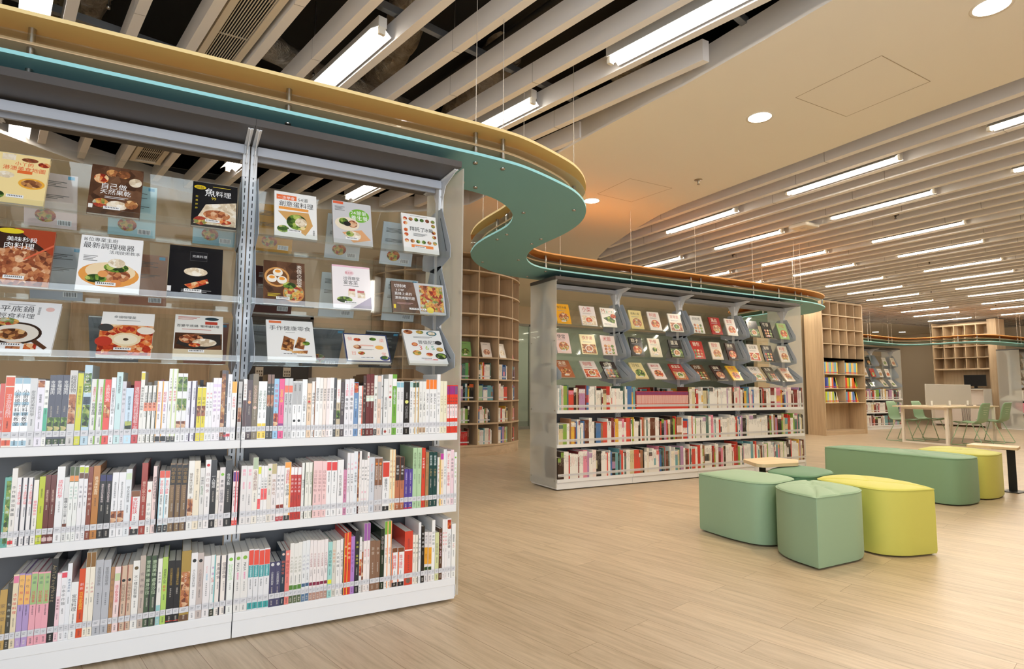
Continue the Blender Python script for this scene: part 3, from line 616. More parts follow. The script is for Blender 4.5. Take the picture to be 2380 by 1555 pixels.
# ------------------------------------------------------------------ white double-sided bookcases
CW = M('f1f2f3', 0.4); CDARK = M('4e4a48', 0.4); BRK = M('b4bcc6', 0.45); SLOT = M('1c1c1e', 0.8)
ACR = acrylic('clear_acrylic'); FROST = acrylic('frosted_acrylic', (0.95, 0.96, 0.95), 0.5, 0.8)
RAILM = M('b4b8c0', 0.45)
SHZ = (0.08, 0.434, 0.788)
TR = {'A': (0.06, 0.10, 0.19, 1.735, 2.02), 'B': (0.06, 0.10, 0.19, 1.418, 1.70), 'C': (-0.02, 0.03, 0.185, 1.155, 1.36)}
D = 0.53
def tray_profile(k):
    lip, bk, tp, z0, z1 = TR[k]; return lip, bk, tp, z0, z1
def bookcase(X0, nb, YF, label, ends=(True, True), rear=True, detail=True):
    t = thing('bookcase', (X0, YF, 0), label, 'bookcase', 'white metal bookcases with acrylic display trays')
    XE = X0 + nb; zc = 2.207
    for b in range(nb):
        x0, x1 = X0 + b, X0 + b + 1
        mb = MB(); mb.box(x0 + 0.002, YF + 0.012, 0.0 if not detail else 0.012, x1 - 0.002, YF + D - 0.012, 0.078, CW); mb.build('plinth', t)
        for z in SHZ:
            for s in (0, 1):
                if s and not rear: continue
                ya, yb = (YF, YF + 0.25) if s == 0 else (YF + D, YF + D - 0.25)
                mb = MB(); mb.box(x0 + 0.0015, ya, z, x1 - 0.0015, yb, z + 0.036, CW); mb.build('shelf', t, bevel=0.003 if detail else 0, seg=2)
        mb = MB(); mb.box(x0 + 0.03, YF + 0.215, zc - 0.055, x1 - 0.03, YF + 0.23, zc - 0.012, RAILM); mb.box(x0 + 0.03, YF + 0.23, zc - 0.03, x1 - 0.03, YF + 0.30, zc - 0.014, RAILM); mb.box(x0 + 0.03, YF + 0.30, zc - 0.055, x1 - 0.03, YF + 0.315, zc - 0.012, RAILM); mb.build('top_rail', t)
        mb = MB(); mb.box(x0 + 0.036, YF + 0.2605, 0.1165, x1 - 0.036, YF + 0.2635, 0.785, M('5c5e62', 0.5)); mb.build('back_panel', t)
        mb = MB(); mb.box(x0 + (0.0005 if b else -0.02), YF, zc, x1 - (0.0005 if b < nb - 1 else -0.0), YF + D, zc + 0.033, CDARK, );
        mb.build('canopy_board', t)
        for k in TR:
            for s in (0, 1):
                if s and not rear: continue
                lip, bk, tp, z0, z1 = tray_profile(k); f = (lambda d: YF + d) if s == 0 else (lambda d: YF + D - d)
                th = 0.004; mb = MB()
                mb.xprism([(f(lip), z0), (f(lip + th), z0), (f(lip + th), z0 + 0.026), (f(lip), z0 + 0.026)], x0 + 0.02, x1 - 0.02, ACR)
                mb.xprism([(f(lip + th + 0.0003), z0), (f(bk), z0), (f(bk), z0 + th), (f(lip + th + 0.0003), z0 + th)], x0 + 0.02, x1 - 0.02, ACR)
                mb.xprism([(f(bk + 0.0003), z0), (f(bk + th), z0), (f(tp + th), z1), (f(tp), z1)], x0 + 0.02, x1 - 0.02, ACR)
                o = mb.build('display_tray', t)
    for j in range(nb + 1):
        xs = [X0 + j - 0.032, X0 + j + 0.003] if 0 < j < nb else ([X0 + 0.003] if j == 0 else [XE - 0.032])
        for x in xs:
            mb = MB(); mb.box(x, YF + 0.242, 0.02, x + 0.029, YF + 0.288, zc - 0.006, CW)
            if detail:
                z = 0.15
                while z < 2.1:
                    mb.box(x + 0.0125, YF + 0.2413, z, x + 0.0165, YF + 0.2425, z + 0.022, SLOT); z += 0.035
            mb.build('upright', t)
            for s in (0, 1):   # bracket arm carrying the canopy
                f = (lambda d: YF + d) if s == 0 else (lambda d: YF + D - d)
                mb = MB(); mb.xprism([(f(0.2405), zc - 0.16), (f(0.2405), zc - 0.002), (f(0.03), zc - 0.002), (f(0.03), zc - 0.012), (f(0.175), zc - 0.05)], x + 0.012, x + 0.015, CW); mb.xprism([(f(0.24), zc - 0.006), (f(0.03), zc - 0.006), (f(0.03), zc - 0.002), (f(0.24), zc - 0.002)], x + 0.003, x + 0.026, CW)
                mb.xprism([(f(0.2405), zc - 0.16), (f(0.2375), zc - 0.16), (f(0.2375), zc - 0.012), (f(0.2405), zc - 0.012)], x + 0.002, x + 0.027, CW)
                if s == 0 and detail:
                    for zz in (zc - 0.05, zc - 0.095): mb.tube([(x + 0.0145, f(0.2345), zz), (x + 0.0145, f(0.2372), zz)], 0.006, STEEL, 8)
                mb.build('canopy_bracket', t)
        for xi, x in enumerate(xs):
            inner = x + 0.031 if (j == 0 or (0 < j < nb and xi == 1)) else x - 0.003
            for k in TR:
                for s in (0, 1):
                    if s and not rear: continue
                    lip, bk, tp, z0, z1 = tray_profile(k); f = (lambda d: YF + d) if s == 0 else (lambda d: YF + D - d)
                    mb = MB(); mb.xprism([(f(lip - 0.004), z0 - 0.003), (f(0.2415), z0 - 0.05), (f(0.2415), z1 + 0.012), (f(tp - 0.005), z1 + 0.01), (f(lip - 0.006), z0 + 0.06)], inner, inner + 0.0022, BRK)
                    if detail and s == 0:
                        a = Vector((0, f(0.2), z1 - 0.04)); b2 = Vector((0, f(lip + 0.045), z0 + 0.045)); xx = inner + (0.0026 if inner > x else -0.0006)
                        mb.xprism([(a.y, a.z), (b2.y, b2.z), (b2.y + 0.006, b2.z - 0.002), (a.y + 0.006, a.z - 0.002)], xx - 0.0005, xx + 0.0005, M('4a4e56'))
                    mb.build('tray_bracket', t)
            for z in (SHZ[1:] if xi == 0 else ()):
                bx0 = X0 + j - 0.0008 if 0 < j < nb else (X0 + 0.0003 if j == 0 else XE - 0.0019)
                mb = MB(); mb.xprism([(YF + 0.02, z + 0.001), (YF + D - 0.02, z + 0.001), (YF + D - 0.02, z + 0.05), (YF + D / 2 + 0.05, z + 0.16), (YF + D / 2 - 0.05, z + 0.16), (YF + 0.02, z + 0.05)], bx0, bx0 + 0.0016, CW); mb.build('shelf_bracket', t)
    if ends[0] or ends[1]:
        for e, xx in ((0, X0 - 0.014), (1, XE + 0.006)):
            if not ends[e]: continue
            mb = MB(); mb.box(xx, YF + 0.001, 0.03, xx + 0.008, YF + D - 0.001, zc - 0.004, FROST); mb.build('end_panel', t)
            mb = MB()
            for yy in (YF + 0.03, YF + D - 0.03):
                for zz in (0.1, 0.82, 1.55): mb.tube([(xx + (-0.004 if e == 0 else 0.008), yy, zz), (xx + (-0.0002 if e == 0 else 0.012), yy, zz)], 0.007, STEEL, 10)
            mb.build('panel_fixing', t)
            mb = MB(); mb.box(X0 - 0.004 if e == 0 else XE + 0.0003, YF + 0.012, 0.02, X0 - 0.0003 if e == 0 else XE + 0.004, YF + D - 0.012, 0.078, CW); mb.build('base_end', t)
    return t
Y1 = 2.7645; Y2 = 5.157; XN = 0.205
bookcase(XN - 2, 3, Y1, 'near white metal bookcase with acrylic display trays filling the picture side', (False, True))
bookcase(3.364, 4, Y2, 'white metal bookcase with acrylic trays standing behind the green petal stools')
bookcase(13.66, 4, 9.3, 'distant white metal bookcase with acrylic trays beside the tall oak cubbies', detail=False)
bookcase(20.15, 3, 7.5, 'far white bookcase showing its frosted end panel beside the cubby desk', (True, False), rear=False, detail=False)
# clear leaflet holders on the end panels
for i, (x, y, z) in enumerate(((1.223, 2.9, 1.38), (1.223, 2.9, 1.62))):
    mb = MB(); mb.box(x, y, z, x + 0.03, y + 0.002, z + 0.2, ACR); mb.box(x, y + 0.24, z, x + 0.03, y + 0.242, z + 0.2, ACR); mb.box(x + 0.028, y + 0.0022, z, x + 0.03, y + 0.2398, z + 0.2, ACR); mb.box(x, y + 0.0022, z, x + 0.0278, y + 0.2398, z + 0.002, ACR)
    tag(mb.build('leaflet_holder'), 'clear acrylic leaflet holder on the near end panel, %s of two' % ('upper' if i else 'lower'), 'leaflet holder')
for i, (z, dx) in enumerate(((1.08, 0), (1.32, 0))):
    mb = MB(); x = 3.345; mb.box(x - 0.03, Y2 + 0.05, z, x - 0.0285, Y2 + 0.24, z + 0.21, FROST); mb.box(x - 0.0283, Y2 + 0.05, z, x - 0.001, Y2 + 0.0515, z + 0.21, ACR); mb.box(x - 0.0283, Y2 + 0.2385, z, x - 0.001, Y2 + 0.24, z + 0.21, ACR)
    tag(mb.build('leaflet_holder'), 'clear acrylic leaflet holder on the second bookcase end, %s of two' % ('upper' if i else 'lower'), 'leaflet holder')

# ------------------------------------------------------------------ paperbacks on the near bookcase
POOL = '料理食譜家常味道日本手作健康生活廚房美味甜點早餐便當湯品蔬菜麵包湯咖哩烘焙'
DEPTHS = {}
LBL = M('dedee2', 0.35); LBTXT = M('a4a6ac', 0.6)
GLOSSY = 0.22
def spine_feats(P, w, h, feats, rnd, base):
    """spine printing: P is a Paint with u from 0..w and v from 0..h"""
    titled = False; dark = sum(rgb(base)) < 0.55
    for f in feats:
        c = f[0]
        if c == 'b':
            lo, hi = int(f[1:3]) / 100, int(f[3:5]) / 100; hi = 1 if hi > 0.985 else hi
            P.rect(w * 0.04, h * lo + 0.001, w * 0.96, h * hi - 0.0005, M(f[5:], GLOSSY + 0.1))
        elif c == 'p':
            lo, hi = int(f[1:3]) / 100, int(f[3:5]) / 100
            P.rect(w * 0.05, h * lo + 0.001, w * 0.95, h * hi - 0.0005, FOOD[int(f[5])])
        elif c == 'e': P.rect(w * 0.74, 0.001, w * 0.98, h - 0.001, M(f[1:], 0.4))
        elif c == 'f': P.rect(w * 0.02, 0.001, w * 0.2, h - 0.001, M(f[1:], 0.4))
        elif c == 'd': P.oval(w * 0.5, h * int(f[1:3]) / 100, w * 0.3, w * 0.3, M(f[3:], 0.4), 14)
        elif c == 't':
            hi, lo = int(f[1:3]) / 100, int(f[3:5]) / 100
            P.vtext(f[8:], w * 0.5, h * hi, h * lo, w * (0.74 if hi - lo > 0.2 else 0.6), M(f[5:8], 0.5)); titled = True
    tc = M('d8d0c4', 0.5) if dark else M('4a4a4e', 0.5)
    lows = [int(f[3:5]) if f[0] == 't' else 100 for f in feats]
    lo = min(lows + [60]) / 100
    if lo > 0.36:
        n = rnd.randint(4, 7); a = h * (lo - 0.04); P.vtext(''.join(rnd.choice(POOL) for _ in range(n)), w * 0.5, a, max(a - n * w * 0.3, h * 0.26), min(w * 0.3, 0.006), tc)
    if not any(f[0] == 'b' and f[1:3] == '00' for f in feats): P.vtext(''.join(rnd.choice(POOL) for _ in range(3)), w * 0.5, 0.026, 0.006, min(w * 0.42, 0.0066), tc)
    else: P.vtext(''.join(rnd.choice(POOL) for _ in range(2)), w * 0.5, 0.024, 0.006, min(w * 0.5, 0.008), M('e8e0d4', 0.5))
def book_shell(mb, x, y, z, w, h, d, mat, back=None):
    """cover: spine and two boards"""
    b = 0.0012 if w > 0.006 else 0.0006
    mb.box(x, y, z, x + w, y + 0.0015, z + h, mat); mb.box(x, y + 0.0015, z, x + b, y + d, z + h, back or mat); mb.box(x + w - b, y + 0.0015, z, x + w, y + d, z + h, back or mat)
    return b
ROWN = ('upper', 'middle', 'lower')
def title_of(feats):
    for f in feats:
        if f[0] == 't': return f
    return None
def near_books(data):
    rows = data.strip().split('\n---\n')
    for ri, row in enumerate(rows):
        z = (0.8245, 0.4705, 0.1165)[ri]; recs = []
        for ln in row.split('\n'):
            head, *feats = ln.split(';'); x, w, h, base = head.split(','); recs.append((int(x) / 1e4, max(int(w) / 1e4, 0.0055), int(h) / 1e3, base, feats))
        nl = sum(1 for r in recs if r[0] + r[1] / 2 < XN); rnd = random.Random(11 + ri)
        for i, (x, w, h, base, feats) in enumerate(recs):
            h = min(h, 0.305)
            left = i < nl; nth = (nl - i) if left else (i - nl + 1)
            if left and x + w > XN - 0.001: w = XN - 0.001 - x
            if not left and x < XN + 0.001: x, w = XN + 0.001, w - max(0, XN + 0.001 - x)
            if x + w > XN + 0.9975: w = XN + 0.9975 - x
            if i + 1 < len(recs): w = min(w, recs[i + 1][0] - x - 0.0003)
            y = Y1 - 0.001 + rnd.uniform(0, 0.004); d = 0.205 if h > 0.24 else 0.18
            mb = MB(); cov = M(base, GLOSSY); b = book_shell(mb, x, y, z, w, h, d, cov)
            P = Paint(mb, lambda u, v, k: (x + u, y - 0.0001 - k, z + v)); spine_feats(P, w, h, feats, rnd, base)
            if ri and not left and h > 0.2:   # blue shelf-mark sticker on the side that shows above the neighbour
                pass
            size = ('tall ' if h > 0.268 else 'short ' if h < 0.222 else '') + ('thin ' if w < 0.0115 else 'thick ' if w > 0.022 else '')
            tt = title_of(feats); tn_ = hsv_name(tt[5:8]) if tt else None
            lab = '%s%s paperback%s, %s %s the centre post, near %s shelf' % (size, hsv_name(base), (', %s title' % tn_) if tn_ and tn_ != hsv_name(base) else '', ordinal(nth), 'before' if left else 'after', ROWN[ri])
            o = tag(mb.build('paperback', None, (x + w / 2, y + d / 2, z)), lab, 'book', 'paperbacks on the near %s book shelf' % ROWN[ri])
            mb = MB(); mb.box(x + b + 0.0002, y + 0.002, z + 0.001, x + w - b - 0.0002, y + d - 0.002, z + h - 0.0015, PAGES); mb.build('page_block', o)
            mb = MB(); mb.add([(x + 0.0003, y - 0.0026, z + 0.033), (x + w - 0.0003, y - 0.0026, z + 0.033), (x + w - 0.0003, y - 0.0026, z + 0.055), (x + 0.0003, y - 0.0026, z + 0.055)], [(0, 1, 2, 3)], LBL)
            for q in range(2): mb.box(x + w * 0.22, y - 0.0028, z + 0.046 - q * 0.005, x + w * (0.72 - 0.1 * q), y - 0.0027, z + 0.0482 - q * 0.005, LBTXT)
            sl = mb.build('spine_label', o)
NEAR = '''-5980,130,230,d54;t6020fdd家庭餐桌
-5846,266,259,f4e8d8;b2084e64;b8598e64;b0210e64;t7540fccFIRENZE;t7245fdd旬采日本料理
-5576,216,251,fff;b0109acd;b1822acd;b3035acd;b4550acd;b6065acd;b7479acd;b9199acd;t8330333小廚娘的料理教室
-5356,226,251,fff;b0109acd;b1822acd;b3035acd;b4550acd;b6065acd;b7479acd;b9199acd;t8330333小廚娘的料理教室
-5126,206,250,dcdcdc;t8244777廚房裡的美味科學
-4916,216,245,efeaf4;p88992;t7865222輕食餐桌;t6040888我們的日常
-4696,126,242,f6f6f0;b22585b9;t8860444蔬菜湯
-4566,196,263,445;b0002fff;p02104;p15401;t9272fff幸福燒肉
-4366,196,264,445;b0002fff;p02104;p15401;t9272fff幸福燒肉
-4166,196,264,445;b0002fff;p02104;p15401;t9272fff幸福燒肉
-3966,236,282,d8d4cf;p28682;t9370555超級穀物
-3720,190,277,553;b0098dd3;t8055664早安果汁晚安沙拉
-3520,240,303,bdd8e6;p65901;p22504;b5060345;t9260fffhealthy
-3270,200,250,eceae6;e8b4;t8865d33營養師的21天;t6345333排毒食譜
-3060,210,250,eceae6;e8b4;t8865d33營養師的21天;t6345333排毒食譜
-2846,196,249,e43;p40653;t9265fee主廚教你煮
-2640,150,257,f6f6fa;t8445222挑戰味蕾創意沙拉三明治
-2480,200,278,cdeaea;t9470222異國蔬食料理教室
-2276,126,242,dad8e0;t9060888擺盤設計
-2146,246,216,cfe4f4;p17404;b0014cef;t8560467酪梨料理全書
-1890,210,244,c33;t9020fee道地泰國傳統料理輕鬆上桌
-1670,130,282,f4f2ea;b8898ed4;t7845222無添加原味手工麵條
-1536,136,226,f6f4ee;e554;b5570f97;t8860333低溫烹調美食
-1396,146,226,f6f4ee;e554;b5570f97;t8860333低溫烹調美食
-1246,136,227,f6f4ee;e554;b5570f97;t8860333低溫烹調美食
-1106,176,245,f8f6fa;ffb5;b0110222;t8265d34超市就能;t6250a3a買到省錢
-920,200,245,f8f6fa;ffb5;b0110222;t8265d34超市就能;t6250a3a買到省錢
-710,150,295,f6f6f2;edea;b0008222;t8872333101道;t7055d33新手料理
-556,156,295,f6f6f2;edea;b0008222;t8872333101道;t7055d33新手料理
-396,176,277,f4f4f4;p73951;p45631;p20302
-210,160,277,f4f4f4;p73951;p45631;p20302
-46,166,246,f4f2fa;e435;t8868555自己做天然果乾
130,180,247,f4f2fa;e435;t8868555自己做天然果乾
330,160,223,f0ece0;b0098ed2;p45652;t8250222日式料理
500,150,223,f0ece0;b0098ed2;p45652;t8250222日式料理
654,126,241,f6f6f6;t8470e55極鮮;t6855444魚料理
784,116,241,f6f6f6;t8470e55極鮮;t6855444魚料理
904,166,260,faf4fa;b8590edf;t8045b8c新手烘焙課
1074,136,260,faf4fa;b8590edf;t8045b8c新手烘焙課
1214,156,293,544;p30950;p05302
1374,76,292,322;b0408c34;t6820dcb手感廚房
1454,156,276,f4f4fa;b0510e45;t9065555令人驚豔的夢幻甜點料理
1620,190,246,f8f6f4;b8099fb4;t7555e66人氣料理
1870,150,246,c8c4c0;p30552;t8060444咖哩一鍋
2024,176,257,f6f4f2;b1865533;t9268b98因為愛做飯
2210,210,254,422;b0006311;t8260ecb因為愛做便當;d62fb8
2430,220,280,764;t8250ecb因為愛做便當2;d48ecb
2660,170,248,fcfcfa;b0127fd4;t8450687京都式料理身材
2834,166,248,fcfcfa;b0127fd4;t8450687京都式料理身材
3010,140,278,221;b8599865;p50682;t8370eee麵包
3160,120,278,221;b8599865;p50682;t8370eee麵包
3290,200,260,9ce;p20423;t9250d67百變烤箱菜
3500,210,260,e48;b1725838;t8260fd5甜蜜點心課
3720,160,262,d4d4d4;b7688f75;t7455444創意蛋料理
3890,170,262,d4d4d4;b7688f75;t7455444創意蛋料理
4070,190,250,f8f8f8;b5898bbb;d30222;t9482555餐桌器物
4270,190,250,f8f8f8;b5898bbb;d30222;t9482555餐桌器物
4464,206,259,f8fafa;t7245666小小孩營養餐
4690,180,241,f4d4b0;t8450765全麥麵包;d66d44
4880,160,250,f8f4f0;e964;t8058555健康穀物
5050,170,268,fdfbf9;t8260444健康家常菜
5224,146,267,fdf8f2;t8260444健康家常菜
5380,140,266,fcece0;t8260444健康家常菜
5530,150,267,fcf0ee;t8260444健康家常菜
5684,166,268,fdfbf9;t8260444健康家常菜
5860,110,267,333;t9020bbb手沖咖啡
5980,180,264,cb9;b5898fff;p30454;t8265e65早餐來了
6170,160,250,433;t8050ccc我的料理日記
6350,200,261,f6f4f8;t9270f8924節氣;t6845333養生餐
6560,210,264,f6f4f8;t9270f8924節氣;t6845333養生餐
6780,200,248,7096c4;p80993;t7050eff飯麵粥餐
6990,200,232,f8f6f6;ed52;t8035555海上鮮家常菜
7200,130,280,4a2c22;t9050cba肉料理大全
7340,180,287,6e201c;b5565efe;t8660ecb台灣家常菜
7530,180,288,6e201c;b5565efe;t8660ecb台灣家常菜
7720,160,282,f6f6f0;b0010222;t8462353野營;t6040333美味自助料理
7890,160,280,fadcc8;b6090ccc;t5445666五穀雜糧
8060,110,284,eee;e444;t9035444養生粥
8180,210,266,f6f6f4;d06c43;t6745333溫沙拉料理
8400,200,288,f8f6f2;d62b33;t8565c77果醬
8610,210,288,7ab648;b8093fff;t7850eefa新生機文化活
8824,176,255,fafafa;b88989cd;t8065aaa蔬食慢煮
9004,166,255,fafafa;b88989cd;t8065aaa蔬食慢煮
9180,290,251,222;d62ee8;t8068ccc風味時令學;t5530999四季廚房
9480,150,257,f8f8f8;b8898bdd;t8068333BRUNO;t6545444烤盤料理
9634,156,255,f8f8f4;eda4;b8898354;t8068333BRUNO;t6555b74早餐
9800,150,256,f8f8f4;eda4;b8898354;t8068333BRUNO;t6555b74早餐
9960,170,256,f8f8f4;b0212ca8;t8062333BRUNO優雅;t6045333上桌料理
10140,170,256,f8f8f4;b0212ca8;t8062333BRUNO優雅;t6045333上桌料理
10320,170,265,fafafa;b8299f83;t7455444BRUNCH;t5345aa8早午餐
10500,180,265,fafafa;b8299f83;t7455444BRUNCH;t5345aa8早午餐
10690,190,265,fafafa;b8299f83;t7455444BRUNCH;t5345aa8早午餐
10890,180,292,fcfcfc;t7045aaa我的手感
11080,170,259,faf4d8;t7252ba7豆腐料理
11260,170,259,faf4d8;t7252ba7豆腐料理
11440,130,238,e43;b3060fee;b8098938;t7550644湯鍋料理
11580,140,239,e43;b3060fee;b8098938;t7550644湯鍋料理
11730,130,239,e43;b3060fee;b8098938;t7550644湯鍋料理
11870,150,239,e43;b3060fee;b8098758;t7550644湯鍋料理
---
-5630,40,247,6fb6a6;t8040cee蔬食
-5580,140,247,6fb6a6;p05951;t8040cee蔬食
-5436,156,278,f4efe8;b0308e44;t7838333手作無添加果醬
-5276,156,244,f8f4f4;e223;t9060e66Any家的樂之味
-5110,160,243,f8f4f4;e223;t9060e66Any家的樂之味
-4946,146,242,f8f4f4;e223;t9060e66Any家的樂之味
-4790,140,232,faf6ee;t6845e57健康飲食誌
-4640,170,243,c4d030;t8268553普羅旺斯菜式;b0410dd8
-4466,156,248,6c3028;t7860ecb普羅旺斯活麵包;b0309dbb
-4300,160,247,6c3028;t7860ecb普羅旺斯活麵包;b0309dbb
-4130,230,276,f6f6f6;t8258e56調味的科學
-3890,140,236,e8e8e6;p18282;t6838333麵糰小學二三事
-3746,136,274,f6f8f4;b7999564;b8088e95;t7455acb蔬菜料理
-3600,130,273,f6f8f4;b7999564;b8088e95;t7455acb蔬菜料理
-3460,150,277,f6f4f6;b9098cd4;b8290754;t7455667兒童餐
-3300,120,275,f6f4f6;b9098cd4;b8290754;t7455667兒童餐
-3170,140,270,8c4634;t8045ecb時間的餐桌
-3020,210,273,c0803e;t8560fec醬油美味聖經
-2800,190,242,222;b8898336;t8455edd漁家女兒的魚鮮食帖
-2600,190,241,222;b8898336;t8455edd漁家女兒的魚鮮食帖
-2400,200,244,f6f6f8;p22402;t8560555漁家女兒的魚鮮食帖
-2190,220,243,f6f6f8;p22402;t8560555漁家女兒的魚鮮食帖
-1966,196,254,eef2f6;b8494dec;t7450444誘人的減脂料理
-1760,300,169,f8f6f4;fd44;b0014222;b8699853;t8447d34烹飪秘訣
-1450,200,275,a83c2e;t7445ecb養生人氣小館菜
-1240,170,202,faf6f0;d82d65;t6025aaa親子點心
-1060,170,261,f6dcd8;e222;t8450422癒的美味時速料理
-840,180,241,f6faf8;fade;b8899e65;b0012222;t8462e45烹飪小訣竅;t6045333做出真好吃
-650,170,240,f6faf8;fade;b8899e65;b0012222;t8462e45烹飪小訣竅;t6045333做出真好吃
-476,216,268,8a7050;e433;b6898111;t9470a85四季賞樂;t6545b97Seasons
-250,190,267,8a7050;e433;b6898111;t9470a85四季賞樂;t6545b97Seasons
-56,216,265,8a7050;e433;b6898111;t9470a85四季賞樂;t6545b97Seasons
170,210,275,f8f6f0;p20452;t8252765臻家味的常備菜
384,206,274,f8ecd4;t8865765獻給大人的幸福料理
600,170,244,eceae6;t8572333蛤蜊的;t7055585料理百科
780,200,276,faf6f4;d92d44;t8250a88日日粗食
990,210,274,222;t7858eee一人餐桌
1204,106,230,f4ece0;t8860666牛奶蛋糕
1320,200,242,ece4e4;d888c4;t8065333素蔬;t6240556日常湯品
1524,256,270,272727;t8062eee食指大動
1830,130,225,fee;b0010e43;b8098638;ee45;t7250644湯品料理
1970,150,224,fee;b0010e43;b8098638;ee45;t7250644湯品料理
2130,230,244,f0ecea;t9482f8a寶貝;t7260f8a最愛料理;t5655fa5七十道
2364,216,243,f0ecea;t9482f8a寶貝;t7260f8a最愛料理;t5655fa5七十道
2584,206,276,f8f2e6;b8299bca;t8050844品酒師的廚房
2800,120,241,f8f6f4;b8598ee4;t6545555便當;b2442f66
2924,106,240,f8f6f4;t8055444上班族便當;b4060f66
3040,130,239,f8f6f4;t8055444上班族便當;b4060f66
3174,166,247,f0e8dc;d905a4;t8262333養生粥湯
3344,196,246,f4ecea;b8299cb8;t7445a75媽在家吃
3550,150,236,f8f4f4;b0009b23;p18303;t8555445手藝人生
3710,150,235,f8f4f4;b0009b23;p18303;t8555445手藝人生
3870,260,250,f8f4ee;efa4;b0009222;b9099fa4;t8762d34名廚醬料;t6142333全收錄
4134,136,227,c8342c;b8599fff;t8050fdd泰國大餐
4274,126,226,c8342c;b8599fff;t8050fdd泰國大餐
4410,160,225,c8342c;b8599fff;t8050fdd泰國大餐
4580,150,243,f6f6f0;e332;t7055444挪威生活
4740,150,244,f8f6ec;t8360786創意蔬食料理
4900,170,243,f8f6ec;e664;t8360786創意蔬食料理
5080,190,248,fad4d2;t8445a77日日甜點手帖
5274,186,247,fad4d2;t8445a77日日甜點手帖
5464,186,246,fad4d2;t8445a77日日甜點手帖
5660,200,246,fafafa;b8298e44;t8062333媽媽的專利便當
5870,250,245,fafafa;b8298e44;t8062333媽媽的專利便當
6140,270,248,faf8f8;t7235444歡迎光臨打烊餐廳;t8276777CLOSED
6414,146,202,d890b2;t8850b66一百道甜點
6564,136,278,f6f4f6;t8570e8a孔雀;t6650444幸福料理
6710,150,277,f6f4f6;t8570e8a孔雀;t6650444幸福料理
6870,180,283,f0f4f8;t8570e8a乳酪;t6650444幸福料理
7054,66,279,533;p15982
7124,96,284,f6f2f0;t8050999小菜
7230,120,243,f8f4f2;t8860444親子便當;t4520e8a愛心
7360,130,242,f8f4f2;t8860444親子便當;t4520e8a愛心
7494,96,276,faf6f4;d92c34;t8050555三天料理
7600,240,252,dde2ea;t8874e45Costco;t7260444減醣快速上桌
7850,170,251,d4ccca;b48988c5c3e;d88e83;t8458edc韓國風經典料理
8030,190,250,d4ccca;b48988c5c3e;d88e83;t8458edc韓國風經典料理
8230,330,230,f8f8f8;b0010222;b6898d43;t6540222醬鎮年代
8570,150,284,f8eccc;efc8;t8550b76日式甜點
8730,120,283,f8eccc;efc8;t8550b76日式甜點
8854,216,247,c87c5c;b0008a64;b55993a2c28;t8565eee家滷味
9080,200,246,c87c5c;b0008a64;b55993a2c28;t8565eee家滷味
9300,190,188,5c4ca0;b0004c34;t9262dce三餐便當料理100
9500,210,187,5c4ca0;b0004c34;t9262dce三餐便當料理100
9720,210,287,bcdcb0;t9265675真好呷古法釀造
9940,220,286,bcdcb0;t9265675真好呷古法釀造
10170,180,284,de4c38;t8465fee中式麵食
10370,160,263,b68e60;t9078864蘇菜名餚;t7055864小菜王
10540,210,263,204a48;t9475dee蘇菜名餚;t7055ba7小菜王
10760,210,261,204a48;t9475dee蘇菜名餚;t7055ba7小菜王
10990,140,235,f4f0ee;edc5;t8565c65健康飲
11140,170,253,fce8d0;ffc4;b8899c4a;t7050a87幸福餐桌
11314,166,273,f0f2f4;t7050888廚房筆記
11490,200,264,fcf0f0;t9565d45Germany;t6035d45手撕親子餐
11700,170,269,f8dce4;t8560555英倫烤盤
11880,190,256,f8f8f6;d908c4;t8050ac8小島食堂
---
-5500,200,207,c8a460;t7845765家常菜
-5296,126,226,4a483e;t7245ccb私房味
-5166,156,254,f0e0c0;b8898e8a;t7545d33古早味料理
-5000,160,256,b8a0d0;b0016c0a4d4;b5798f6c070;t9578766小吃;t7860d66麵食
-4830,170,253,b8a0d0;b0016c0a4d4;b5798f6c070;t9578766小吃;t7860d66麵食
-4650,180,256,f4b0bc;b5598a8c888;t9582687湯羹;t7458d45兒童營養
-4460,180,253,f4b0bc;b5598a8c888;t9582687湯羹;t7458d45兒童營養
-4276,176,253,f4b0bc;b5598a8c888;t9582687湯羹;t7458d45兒童營養
-4090,190,296,222;t9230986AnYuPengHuang
-3896,126,243,fad4dc;b6598fcf4f8;t6245733香蕉蛋糕
-3766,166,247,f6f4f6;b9098e56;t8050777日本手作麵
-3596,136,273,f2f4f8;t8062468黃金滷肉飯
-3456,216,203,f6f6f4;t7848444家常料理
-3236,186,248,e0562e;t8068fdd創新;t6640fc4百年家宴菜
-3046,136,308,faf2e0;b82998c6430;t6550c77小廚神
-2900,150,306,faf2e0;b82998c6430;t6550c77小廚神
-2740,240,274,c0c2c8;t9065777星級菜簡單煮
-2490,230,271,c0c2c8;t9065777星級菜簡單煮
-2250,120,242,b88c64;t8550865麵包時光
-2120,180,241,fce2e0;b7890cda;t7245d45孩子飲食全書
-1920,190,242,dcc0a8;fa65;d77222;t7245876台灣旬味食
-1720,170,243,dcc0a8;fa65;d77222;t7245876台灣旬味食
-1540,220,255,f6f4ee;d89653;t7845333不一樣元氣早餐
-1310,180,272,c8b8ac;t7845766完美料理
-1126,196,268,4c6048;e222;t9470cdb豐盛美味;t6845cdb瘦身沙拉
-926,206,267,4c6048;e222;t9470cdb豐盛美味;t6845cdb瘦身沙拉
-710,150,253,f4f2ea;b00309cc;t8062666簡易燉煮
-550,180,256,b8d86c;t8260454媽媽教你人氣;t5848d54醬食
-360,240,239,242222;b0204c32;t8860b94日日減醣瘦身料理
-116,206,238,242222;b0204c32;t8860b94日日減醣瘦身料理
100,330,272,b0924a;b00096a4c38;p17702;t6855edcSPAIN
440,230,260,f6f4f4;d88222;t7548777大人的週末料理
674,216,257,d0c2bc;d88222;t7548877大人的週末料理
